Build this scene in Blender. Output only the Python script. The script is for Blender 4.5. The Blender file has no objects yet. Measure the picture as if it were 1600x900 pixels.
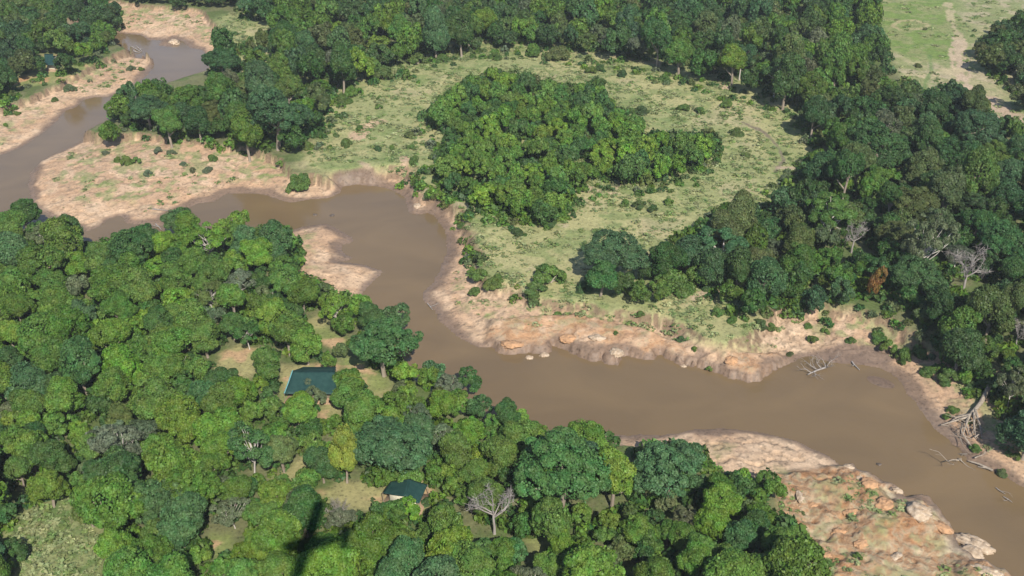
import bpy, bmesh, math, random
import numpy as np
from mathutils import Vector, Matrix, noise as mnoise
R = math.radians
scene = bpy.context.scene
col = scene.collection

# ------------------------------------------------------------------ camera, sky, sun, exposure
CAM_H, PITCH, F = 150.0, R(29.7), 1716.0
EXPOSURE, SUN_STRENGTH, SKY_STRENGTH = 0.72, 4.2, 0.105
cd = bpy.data.cameras.new('camera'); cam = bpy.data.objects.new('camera', cd); col.objects.link(cam)
cam.location = (0, 0, CAM_H); cam.rotation_euler = (math.pi / 2 - PITCH, 0, 0)
cd.sensor_width = 36; cd.lens = 36 * F / 1600; cd.clip_start = 0.5; cd.clip_end = 20000
scene.camera = cam
cp, sp = math.cos(PITCH), math.sin(PITCH)

def ray(px, py):
    dx = (np.asarray(px, float) - 800) / F; dy = (450 - np.asarray(py, float)) / F
    return np.stack([dx, cp + dy * sp, -sp + dy * cp], -1)

def P(px, py, z=0.0):
    """point of the place at height z that the photograph shows at this pixel"""
    r = ray(px, py); t = (CAM_H - np.asarray(z, float)) / -r[..., 2]
    return r[..., 0] * t, r[..., 1] * t

def proj(x, y, z):
    dz = z - CAM_H
    depth = y * cp - dz * sp; up = y * sp + dz * cp
    depth = np.maximum(depth, 1e-3)
    return 800 + F * x / depth, 450 - F * up / depth, F / depth

L = Vector(ray(472, 846)).normalized()          # the way sunlight travels
S = -L
sd = bpy.data.lights.new('sun', 'SUN'); so = bpy.data.objects.new('sun', sd); col.objects.link(so)
sd.energy = SUN_STRENGTH; sd.angle = R(0.35); sd.color = (1.0, 0.945, 0.86)
so.rotation_euler = L.to_track_quat('-Z', 'Y').to_euler(); so.location = (0, -60, 260)
w = bpy.data.worlds.new('World'); scene.world = w; w.use_nodes = True
nt = w.node_tree; sky = nt.nodes.new('ShaderNodeTexSky'); sky.sky_type = 'NISHITA'; sky.sun_disc = False
sky.sun_elevation = math.asin(S.z); sky.sun_rotation = math.atan2(S.x, S.y) % (2 * math.pi)
sky.altitude = 1500; sky.air_density = 1.0; sky.dust_density = 1.5
nt.links.new(sky.outputs[0], nt.nodes['Background'].inputs[0]); nt.nodes['Background'].inputs[1].default_value = SKY_STRENGTH
vs = scene.view_settings; vs.view_transform = 'Standard'; vs.look = 'None'; vs.exposure = EXPOSURE; vs.gamma = 1; vs.use_curve_mapping = False
scene.cycles.max_bounces = 6; scene.cycles.diffuse_bounces = 3; scene.cycles.transmission_bounces = 3; scene.cycles.glossy_bounces = 2

# ------------------------------------------------------------------ noise
def hash2(ix, iy, seed):
    h = (ix.astype(np.int64) * 374761393 + iy.astype(np.int64) * 668265263 + seed * 974634777) & 0xffffffff
    h = ((h ^ (h >> 13)) * 1274126177) & 0xffffffff
    h = (h ^ (h >> 16)) & 0xffff
    return h / 65535.0

def vnoise(x, y, seed=0):
    ix = np.floor(x); iy = np.floor(y); fx = x - ix; fy = y - iy
    fx = fx * fx * fx * (fx * (fx * 6 - 15) + 10); fy = fy * fy * fy * (fy * (fy * 6 - 15) + 10)
    a = hash2(ix, iy, seed); b = hash2(ix + 1, iy, seed); c = hash2(ix, iy + 1, seed); d = hash2(ix + 1, iy + 1, seed)
    return (a + (b - a) * fx) * (1 - fy) + (c + (d - c) * fx) * fy

def fbm(x, y, seed=0, octv=4, gain=0.5):
    s = 0; a = 1; n = 0
    for i in range(octv):
        c, q = math.cos(i * 1.1), math.sin(i * 1.1)
        s = s + a * vnoise((x * c - y * q) * 2 ** i + 17.3 * i, (x * q + y * c) * 2 ** i - 9.1 * i, seed + i)
        n += a; a *= gain
    return s / n

def ss(a, b, x):
    t = np.clip((x - a) / (b - a), 0, 1); return t * t * (3 - 2 * t)

def sdf(poly, X, Y):
    """signed distance to a closed polygon, negative inside"""
    p = np.asarray(poly, float); d2 = np.full(X.shape, 1e18); inside = np.zeros(X.shape, bool)
    for i in range(len(p)):
        ax, ay = p[i - 1]; bx, by = p[i]
        ex, ey = bx - ax, by - ay; l2 = ex * ex + ey * ey + 1e-12
        t = np.clip(((X - ax) * ex + (Y - ay) * ey) / l2, 0, 1)
        d2 = np.minimum(d2, (X - ax - ex * t) ** 2 + (Y - ay - ey * t) ** 2)
        if abs(ey) > 1e-12:
            inside ^= ((ay > Y) != (by > Y)) & (X < ax + (Y - ay) * ex / ey)
    d = np.sqrt(d2); return np.where(inside, -d, d)

def linedist(pts, X, Y):
    d2 = np.full(X.shape, 1e18)
    for (ax, ay), (bx, by) in zip(pts[:-1], pts[1:]):
        ex, ey = bx - ax, by - ay
        t = np.clip(((X - ax) * ex + (Y - ay) * ey) / (ex * ex + ey * ey + 1e-9), 0, 1)
        d2 = np.minimum(d2, (X - ax - ex * t) ** 2 + (Y - ay - ey * t) ** 2)
    return np.sqrt(d2)

def W(poly, z=0.0):
    a = np.asarray(poly, float); x, y = P(a[:, 0], a[:, 1], z); return np.stack([x, y], -1)

# ------------------------------------------------------------------ the plan of the place
RIVER = [(1740, 870), (1640, 795), (1600, 763), (1577, 747), (1550, 735), (1513, 720), (1498, 700), (1487, 692), (1463, 670), (1447, 650), (1433, 630),
 (1417, 615), (1407, 597), (1393, 583), (1375, 574), (1350, 570), (1327, 568), (1303, 567), (1287, 563), (1272, 557), (1253, 558), (1243, 567), (1220, 575),
 (1200, 588), (1173, 597), (1153, 592), (1127, 583), (1100, 575), (1093, 568), (1067, 568), (1047, 562), (1030, 555), (1010, 565), (990, 558),
 (973, 558), (965, 571), (952, 565), (927, 563), (900, 557), (883, 548), (866, 543), (857, 556), (837, 552), (813, 550), (797, 557), (783, 552), (770, 542),
 (750, 542), (727, 532), (707, 518), (690, 503), (677, 483), (663, 470), (660, 458), (677, 443), (690, 423), (693, 410), (698, 397), (698, 380),
 (695, 360), (680, 337), (670, 332), (657, 335), (640, 332), (635, 317), (633, 307), (612, 297), (587, 290), (560, 288), (536, 291), (532, 302), (510, 310),
 (483, 312), (453, 317), (433, 310), (413, 304), (397, 303), (377, 302), (353, 303), (337, 315), (310, 317), (290, 327), (270, 335), (253, 353),
 (213, 350), (199, 347), (197, 340), (187, 337), (167, 342), (157, 352), (137, 362), (113, 352), (87, 343), (67, 332), (50, 317), (47, 300), (43, 290),
 (50, 270), (63, 253), (87, 240), (117, 228), (137, 217), (150, 200), (165, 190), (180, 178), (202, 165), (230, 150), (262, 140), (290, 130), (315, 122),
 (328, 110), (327, 90), (318, 78), (297, 75), (287, 65), (272, 60), (268, 64), (276, 70), (262, 73), (248, 71), (252, 63), (240, 62), (233, 63), (220, 55),
 (193, 52), (177, 50), (150, 48), (110, 40), (80, 42), (120, 58), (165, 64), (187, 77), (213, 90), (238, 93), (238, 103), (230, 117), (213, 130),
 (187, 143), (167, 152), (147, 152), (127, 157), (120, 167), (103, 173), (87, 190), (63, 210), (33, 230), (20, 235), (0, 242), (-60, 262), (-200, 300),
 (-200, 430), (-60, 385), (0, 378), (60, 392), (110, 402), (150, 406), (200, 396), (250, 382), (300, 372), (350, 372), (400, 374), (430, 372), (447, 362),
 (470, 355), (510, 350), (530, 360), (550, 372), (547, 380), (533, 382), (530, 389), (533, 395), (548, 403), (540, 408), (522, 408), (547, 412), (573, 415),
 (598, 425), (580, 443), (563, 463), (556, 482), (570, 503), (600, 530), (622, 560), (640, 585), (660, 603), (690, 625), (740, 655), (780, 673), (830, 690),
 (880, 693), (933, 682), (960, 680), (1000, 680), (1040, 680), (1073, 675), (1100, 672), (1123, 670), (1167, 672), (1200, 678), (1233, 685), (1267, 700),
 (1297, 712), (1308, 723), (1316, 733), (1333, 730), (1340, 740), (1357, 745), (1380, 758), (1400, 764), (1410, 772), (1413, 783), (1437, 777), (1453, 782),
 (1467, 800), (1480, 817), (1490, 833), (1493, 848), (1500, 862), (1520, 880), (1540, 886), (1567, 897), (1600, 925), (1700, 1010), (1860, 1010)]
# bare ground beside the water: polygon, metres over which it climbs to the plain
SANDS = [
 ([(636, 296), (690, 318), (718, 335), (733, 365), (745, 400), (745, 430), (760, 452), (800, 455), (830, 475), (880, 484), (940, 495), (985, 503), (1040, 508),
   (1090, 540), (1130, 557), (1165, 543), (1197, 510), (1215, 490), (1260, 485), (1330, 490), (1400, 515), (1440, 540), (1500, 565), (1560, 600), (1600, 640), (1700, 740),
   (1760, 900), (1300, 640), (900, 640), (600, 480), (640, 350)], 5.0),
 ([(100, 200), (150, 218), (215, 217), (280, 224), (340, 234), (400, 242), (438, 256), (450, 280), (500, 283), (537, 287), (560, 330), (200, 400), (20, 330), (40, 250)], .8),
 ([(-60, 200), (0, 177), (60, 152), (125, 120), (150, 106), (190, 86), (212, 78), (260, 100), (200, 180), (0, 280), (-80, 300)], .8),
 ([(120, 0), (180, 6), (240, 14), (310, 18), (332, 40), (345, 58), (335, 85), (260, 90), (120, 60)], 1.3),
 ([(515, 280), (545, 278), (600, 272), (640, 268), (655, 300), (660, 335), (540, 320)], 7.0),
 ([(430, 350), (462, 335), (520, 325), (590, 370), (640, 430), (590, 480), (510, 458), (478, 440), (455, 420), (450, 390)], 4.0),
 ([(915, 660), (1000, 650), (1200, 640), (1345, 690), (1335, 737), (1262, 742), (1200, 750), (1130, 747), (1095, 722), (1060, 715), (1000, 702), (940, 697)], 4.0),
]
ROCKS = [(1205, 752), (1240, 742), (1316, 722), (1350, 705), (1440, 735), (1530, 810), (1650, 890), (1760, 1010), (1300, 1010), (1270, 900), (1232, 835), (1215, 790)]
LEDGE = [(770, 505), (900, 500), (1000, 520), (1080, 545), (1130, 560), (1215, 555), (1215, 605), (950, 580), (800, 565), (765, 545)]
MEADOW = [(470, 262), (490, 235), (500, 180), (525, 132), (610, 95), (700, 68), (790, 60), (900, 72), (1000, 85), (1130, 122), (1230, 150), (1290, 180), (1285, 235), (1230, 300),
 (1180, 330), (1100, 365), (1040, 395), (1020, 420), (1130, 470), (1190, 500), (1160, 540), (1130, 557), (1090, 540), (1040, 508), (940, 495), (830, 475), (790, 450),
 (755, 440), (745, 400), (720, 340), (690, 318), (636, 296), (560, 286)]
FIELD = [(1355, -40), (1700, -60), (1700, 230), (1600, 215), (1500, 160), (1440, 150), (1400, 115), (1380, 60)]
LUSH = [(1372, 8), (1440, -6), (1490, 0), (1505, 30), (1515, 50), (1490, 75), (1470, 95), (1420, 85), (1395, 70), (1365, 40)]
CLEARINGS = [
 [(335, 592), (345, 555), (375, 540), (405, 545), (405, 585), (370, 600)],
 [(440, 574), (528, 570), (522, 606), (505, 625), (440, 632)],
 [(535, 560), (562, 562), (608, 596), (604, 624), (578, 612), (550, 590)],
 [(492, 640), (520, 622), (536, 626), (530, 650), (508, 662)],
 [(478, 502), (500, 492), (520, 520), (545, 535), (540, 560), (520, 550), (495, 530)],
 [(433, 748), (462, 722), (482, 712), (486, 735), (452, 756)],
 [(505, 770), (540, 755), (565, 752), (600, 770), (578, 795), (540, 790), (515, 788)],
 [(590, 770), (612, 750), (668, 750), (680, 775), (656, 800), (632, 778)],
 [(330, 835), (360, 838), (363, 872), (336, 862)],
 [(10, 830), (50, 800), (110, 768), (135, 800), (160, 870), (150, 930), (20, 930)],
 [(398, 110), (400, 60), (420, 45), (445, 55), (440, 100), (425, 115)],
 [(66, 84), (88, 84), (95, 105), (150, 95), (120, 122), (70, 132), (20, 135), (30, 118), (60, 112)],
 [(825, 845), (855, 830), (870, 850), (850, 870)],
 [(1195, 690), (1222, 700), (1220, 735), (1195, 730)],
]
TRACKS = [  # pixels, width in metres, colour
 ([(1497, 60), (1497, 85), (1506, 125), (1525, 155), (1565, 188), (1620, 225)], 3.2, (.42, .315, .225)),
 ([(1520, 148), (1545, 165), (1590, 185)], 8, (.40, .29, .21)),
 ([(1395, 40), (1405, 32), (1430, 31), (1452, 38), (1440, 44), (1405, 45), (1395, 40)], 2.2, (.33, .28, .15)), ([(1506, 60), (1507, 85), (1516, 120)], 1.6, (.42, .32, .22)), ([(1486, 75), (1489, 100), (1500, 130)], 1.4, (.42, .32, .22)), ([(1480, 5), (1490, 40), (1500, 60)], 3, (.36, .3, .18)),
 ([(1440, 120), (1470, 112), (1500, 110)], 7, (.40, .33, .2)),
 ([(1452, 85), (1456, 110), (1445, 130), (1448, 160)], 2.2, (.11, .17, .05)),
 ([(1160, 192), (1195, 208), (1217, 232), (1224, 250), (1212, 268)], 1.6, (.15, .12, .085)),
 ([(1222, 262), (1240, 262), (1250, 270)], 4, (.38, .29, .2)),
 ([(563, 255), (583, 268), (602, 290)], 1.8, (.36, .27, .18)), ([(634, 245), (628, 272), (612, 292)], 1.8, (.40, .28, .19)),
 ([(555, 215), (575, 203), (590, 192)], 4.5, (.42, .29, .19)), ([(600, 285), (625, 286), (645, 296)], 3.5, (.42, .29, .19)),
 ([(1085, 468), (1110, 460), (1150, 458)], 2.2, (.40, .30, .21)), ([(690, 310), (820, 345), (880, 352)], 2, (.33, .28, .17)),
 ([(965, 285), (962, 300), (880, 292)], 3, (.38, .29, .19)), ([(1026, 95), (1027, 108)], 2, (.4, .3, .2)), ([(1131, 122), (1133, 140)], 2.5, (.42, .31, .21)),
 ([(965, 88), (1000, 92)], 3, (.3, .23, .14)), ([(20, 128), (40, 122)], 4, (.42, .23, .12)), ([(66, 128), (72, 122)], 2, (.42, .23, .12)),
]
RIV = W(RIVER, 0.0)
SANDW = [(W(p, 2.6), wd) for p, wd in SANDS]
ROCKW = W(ROCKS, 2.0); LEDGEW = W(LEDGE, 1.5); MEADW = W(MEADOW, 4.5); SCRUB = [(322, 60), (345, 25), (420, 10), (460, 50), (445, 110), (400, 125), (350, 135), (330, 110)]
SCRUBW = W(SCRUB, 4.5); FIELDW = W(FIELD, 4.5); LUSHW = W(LUSH, 4.5)
CLEARW = [W(p, 4.5) for p in CLEARINGS]
PLAIN = 4.5

def ground(x, y, full=False):
    """height of the land, and the fields it is coloured by"""
    x = np.asarray(x, float); y = np.asarray(y, float)
    wob = (fbm(x / 5, y / 5, 3, 3) - .5) * 2.0 + (fbm(x / 1.6, y / 1.6, 5, 2) - .5) * .8
    ledge = 1 - ss(-1, 2.5, sdf(LEDGEW, x, y) + wob)
    dW = sdf(RIV, x, y) + wob * .55 + ledge * (fbm(x / 2.2, y / 2.2, 151, 3) - .5) * 3.2
    sand = np.zeros(x.shape); dSmin = np.full(x.shape, 1e9)
    for poly, wd in SANDW:
        d = sdf(poly, x, y) + wob * 1.6
        dSmin = np.minimum(dSmin, d)
        sand = np.maximum(sand, 1 - ss(-.5 * wd, .5 * wd, d))
    dR = sdf(ROCKW, x, y) + wob; rock = 1 - ss(-1.5, 2.0, dR)
    dpos = np.maximum(dW, 0)
    roll = (fbm(x / 60, y / 60, 11, 3) - .5) * 1.6
    bill = np.abs(fbm(x / 9, y / 9, 21, 4) - .5) * 2
    bill2 = np.abs(fbm(x / 3.1, y / 3.1, 27, 3) - .5) * 2
    low = .04 + .23 * dpos ** .72 + ledge * (1.5 * ss(0, .5, dpos) + .05 * np.minimum(dpos, 12)) + (bill * .5 + bill2 * .22) * ss(.3, 4, dpos) * (.6 + .9 * ledge)
    low = low - .45 * ss(.05, .012, np.abs(fbm(x / 6.5, y / 6.5, 131, 4) - .5)) * ss(1.5, 5, dpos)
    low = np.clip(low, .03, 3.3)
    terr = fbm(x / 8, y / 8, 31, 5)
    step = np.floor(terr * 9) / 9; fr = terr * 9 - np.floor(terr * 9)
    rk = .35 + 1.0 * ss(0, .9, dpos) + .055 * np.minimum(dpos, 30) + 4.2 * (step + ss(.72, 1., fr) / 9 - .35) * ss(0, 4, dpos) + bill2 * .75 + bill * .8
    plain = PLAIN + roll
    h = plain * (1 - sand) + low * sand
    h = h * (1 - rock) + np.clip(rk, .2, 5.5) * rock
    bankw = 4.0
    h = np.minimum(h, np.where(sand + rock > .02, 99, .1 + plain * ss(0, bankw, dpos)) )
    h = np.where(dW < 0, np.maximum(-1.6, dW * .35 - .02), h)
    # a low mud bank just breaking the surface
    mx, my = P(1376, 597, 0); mud = np.exp(-(((x - mx) * .35 + (y - my) * .3) ** 2 / .9 + ((x - mx) * .22 - (y - my) * .5) ** 2 / 3.0))
    h = np.maximum(h, np.where(dW < 0, mud * .16 - .06, -9))
    if not full: return h
    return h, dict(dW=dW, sand=sand, rock=rock, ledge=ledge, wob=wob, dR=dR, bill=bill, bill2=bill2, dS=dSmin, mud=mud, terr=terr)

# ------------------------------------------------------------------ mesh helpers
def mesh_np(name, v, f, mat, smooth=False, tone=None, tint=None):
    """one mesh from numpy vertices and faces all of the same size"""
    v = np.asarray(v, np.float32); f = np.asarray(f, np.int32); k = f.shape[1]
    me = bpy.data.meshes.new(name)
    me.vertices.add(len(v)); me.vertices.foreach_set('co', v.ravel())
    me.loops.add(f.size); me.loops.foreach_set('vertex_index', f.ravel())
    me.polygons.add(len(f)); me.polygons.foreach_set('loop_start', np.arange(0, f.size, k, dtype=np.int32))
    if smooth: me.polygons.foreach_set('use_smooth', np.ones(len(f), bool))
    if tone is not None:
        a = me.attributes.new('tone', 'FLOAT', 'FACE'); a.data.foreach_set('value', np.asarray(tone, np.float32))
    if tint is not None:
        a = me.attributes.new('tint', 'FLOAT_COLOR', 'FACE')
        c = np.ones((len(f), 4), np.float32); c[:, :3] = tint; a.data.foreach_set('color', c.ravel())
    me.update(calc_edges=True)
    if mat: me.materials.append(mat)
    return me

def link(name, me, parent=None, label=None, cat=None, group=None, kind=None, loc=None):
    o = bpy.data.objects.new(name, me); col.objects.link(o)
    if parent is not None: o.parent = parent
    if loc is not None: o.location = loc
    if label: o['label'] = label
    if cat: o['category'] = cat
    if group: o['group'] = group
    if kind: o['kind'] = kind
    return o

class Tubes:
    def __init__(s, sides=5): s.v = []; s.f = []; s.n = 0; s.k = sides
    def add(s, pts, rad):
        pts = [Vector(p) for p in pts]; k = s.k; base = s.n
        d0 = (pts[1] - pts[0]).normalized(); side = d0.orthogonal().normalized()
        for i, p in enumerate(pts):
            d = (pts[min(i + 1, len(pts) - 1)] - pts[max(i - 1, 0)]).normalized()
            side = (side - d * side.dot(d)).normalized(); up = d.cross(side)
            for j in range(k):
                a = 2 * math.pi * j / k
                q = p + (side * math.cos(a) + up * math.sin(a)) * rad[i]
                s.v.append((q.x, q.y, q.z))
            s.n += k
        for i in range(len(pts) - 1):
            for j in range(k):
                a = base + i * k + j; b = base + i * k + (j + 1) % k
                s.f.append((a, b, b + k, a + k))
        e = base + (len(pts) - 1) * k
        for j in range(1, k - 1, 2): s.f.append((e, e + j, e + j + 1, e + (j + 2) % k if j + 2 < k else e + j + 1)) if False else None
    def mesh(s, name, mat): return mesh_np(name, s.v, s.f, mat, True)

def branchy(t, p, d, length, r, depth, rng, spread=.75, droop=0.0, fork=(2, 3), shrink=.68):
    """a limb that wanders and forks"""
    pts = [Vector(p)]; rad = [r]; n = 4
    dd = Vector(d).normalized()
    for i in range(n):
        dd = (dd + Vector((rng.uniform(-.25, .25), rng.uniform(-.25, .25), rng.uniform(-.15, .2) - droop))).normalized()
        pts.append(pts[-1] + dd * length / n); rad.append(r * (1 - .45 * (i + 1) / n))
    t.add(pts, rad); ends = [pts[-1]]
    if depth > 0:
        for k in range(rng.randint(*fork)):
            q = pts[-1] if k < 2 else pts[rng.randint(1, 3)]
            nd = (dd + Vector((rng.gauss(0, spread), rng.gauss(0, spread), rng.gauss(.1, spread * .7)))).normalized()
            ends += branchy(t, q, nd, length * shrink * rng.uniform(.8, 1.15), rad[-1] * .85, depth - 1, rng, spread, droop, fork, shrink)
    return ends

def leaves(rng, centers, radii, n, leaf, squash=.85, outc=(0, 0, 0), up=.25, rnd=.85, cover=-.2, shell=(.78, 1.08)):
    """n small leaf-spray faces over the outsides of the clumps; returns vertices, faces, tone"""
    centers = np.asarray(centers, float); radii = np.asarray(radii, float)
    pr = radii ** 2; pr = pr / pr.sum()
    ci = rng.choice(len(centers), n, p=pr)
    c = centers[ci]; r = radii[ci][:, None]
    d = rng.normal(size=(n, 3)); d /= np.linalg.norm(d, axis=1)[:, None]
    o = c - (np.asarray(outc)[ci] if np.ndim(outc) == 2 else np.asarray(outc)); o = o + np.array([0, 0, .25]); o /= np.linalg.norm(o, axis=1)[:, None] + 1e-9
    dot = (d * o).sum(1)
    flip = dot < cover
    d[flip] = d[flip] - 2 * dot[flip][:, None] * o[flip]
    pos = c + d * r * rng.uniform(*shell, (n, 1)) * np.array([1, 1, squash])
    nrm = d * .75 + np.array([0, 0, up]) + rng.normal(size=(n, 3)) * rnd * .5
    nrm /= np.linalg.norm(nrm, axis=1)[:, None]
    t = np.cross(nrm, rng.normal(size=(n, 3))); t /= np.linalg.norm(t, axis=1)[:, None] + 1e-9
    b = np.cross(nrm, t)
    a = leaf * rng.uniform(.65, 1.35, (n, 1)); bb = a * rng.uniform(.5, .95, (n, 1))
    bend = nrm * a * .25
    v = np.stack([pos + t * a - bend, pos + b * bb, pos - t * a - bend, pos - b * bb], 1).reshape(-1, 3)
    f = np.arange(4 * n).reshape(n, 4)
    ct = rng.uniform(.78, 1.22, len(centers))
    tone = ct[ci] * rng.uniform(.75, 1.25, n)
    return v, f, tone

def clumps(rng, n, flat, lower, cr, lobes=.28, jitter=.12):
    i = np.arange(n) + .5
    z = 1 - (1 - lower) * i / n; a = i * 2.39996 + rng.uniform(0, 6)
    d = np.stack([np.sqrt(np.maximum(0, 1 - z * z)) * np.cos(a), np.sqrt(np.maximum(0, 1 - z * z)) * np.sin(a), z], 1)
    d += rng.normal(size=d.shape) * jitter; d /= np.linalg.norm(d, axis=1)[:, None]
    ax = rng.normal(size=(4, 3)); ax /= np.linalg.norm(ax, axis=1)[:, None]
    lob = np.max(np.maximum(0, d @ ax.T) ** 3, axis=1)
    Rr = 1 - lobes + lobes * lob * 1.25 + rng.uniform(-.08, .08, n)
    r = rng.uniform(*cr, n)
    c = d * np.maximum(.15, Rr - r * .75)[:, None] * np.array([1, 1, flat])
    return c, r

# ------------------------------------------------------------------ materials
def new_mat(name):
    m = bpy.data.materials.new(name); m.use_nodes = True
    return m, m.node_tree, m.node_tree.nodes, m.node_tree.links

def foliage_mat(name, use_tint):
    m, t, N, K = new_mat(name); b = N['Principled BSDF']; out = N['Material Output']
    if use_tint:
        src = N.new('ShaderNodeAttribute'); src.attribute_name = 'tint'; c0 = src.outputs['Color']; ct = None
    else:
        src = N.new('ShaderNodeObjectInfo'); c0 = src.outputs['Color']
    tn = N.new('ShaderNodeAttribute'); tn.attribute_name = 'tone'
    geo = N.new('ShaderNodeNewGeometry')
    nz = N.new('ShaderNodeTexNoise'); nz.inputs['Scale'].default_value = .55; nz.inputs['Detail'].default_value = 3
    K.new(geo.outputs['Position'], nz.inputs['Vector'])
    hs = N.new('ShaderNodeHueSaturation'); K.new(c0, hs.inputs['Color'])
    mr = N.new('ShaderNodeMapRange'); mr.inputs[1].default_value = .3; mr.inputs[2].default_value = .7; mr.inputs[3].default_value = .475; mr.inputs[4].default_value = .525
    K.new(nz.outputs['Fac'], mr.inputs[0]); K.new(mr.outputs[0], hs.inputs['Hue']); K.new(tn.outputs['Fac'], hs.inputs['Value'])
    K.new(hs.outputs[0], b.inputs['Base Color'])
    b.inputs['Roughness'].default_value = .55; b.inputs['Specular IOR Level'].default_value = .3
    tr = N.new('ShaderNodeBsdfTranslucent'); K.new(hs.outputs[0], tr.inputs['Color'])
    mx = N.new('ShaderNodeMixShader'); mx.inputs[0].default_value = .28
    K.new(b.outputs[0], mx.inputs[1]); K.new(tr.outputs[0], mx.inputs[2]); K.new(mx.outputs[0], out.inputs['Surface'])
    return m

def noisy_mat(name, c1, c2, scale, rough=.85, bump=.4, detail=5, stretch=(1, 1, 1), spec=.25):
    m, t, N, K = new_mat(name); b = N['Principled BSDF']
    tc = N.new('ShaderNodeTexCoord'); mp = N.new('ShaderNodeMapping'); mp.inputs['Scale'].default_value = stretch
    K.new(tc.outputs['Object'], mp.inputs['Vector'])
    nz = N.new('ShaderNodeTexNoise'); nz.inputs['Scale'].default_value = scale; nz.inputs['Detail'].default_value = detail; nz.inputs['Roughness'].default_value = .65
    K.new(mp.outputs[0], nz.inputs['Vector'])
    cr = N.new('ShaderNodeValToRGB'); cr.color_ramp.elements[0].position = .32; cr.color_ramp.elements[1].position = .68
    cr.color_ramp.elements[0].color = (*c1, 1); cr.color_ramp.elements[1].color = (*c2, 1)
    K.new(nz.outputs['Fac'], cr.inputs[0]); K.new(cr.outputs[0], b.inputs['Base Color'])
    bp = N.new('ShaderNodeBump'); bp.inputs['Strength'].default_value = bump; bp.inputs['Distance'].default_value = .3
    K.new(nz.outputs['Fac'], bp.inputs['Height']); K.new(bp.outputs[0], b.inputs['Normal'])
    b.inputs['Roughness'].default_value = rough; b.inputs['Specular IOR Level'].default_value = spec
    return m

M_LEAF = foliage_mat('foliage', False); M_LEAFT = foliage_mat('foliage_mixed', True)
M_BARK = noisy_mat('bark', (.16, .125, .09), (.34, .29, .23), 3, stretch=(1, 1, .25))
M_PALE = noisy_mat('pale_bark', (.3, .27, .23), (.55, .51, .45), 3, stretch=(1, 1, .25))
M_DEAD = noisy_mat('dead_wood', (.17, .15, .135), (.38, .345, .31), 2.5, stretch=(1, 1, .3))
M_DRIFT = noisy_mat('driftwood', (.16, .13, .1), (.38, .32, .25), 2.0)

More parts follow.
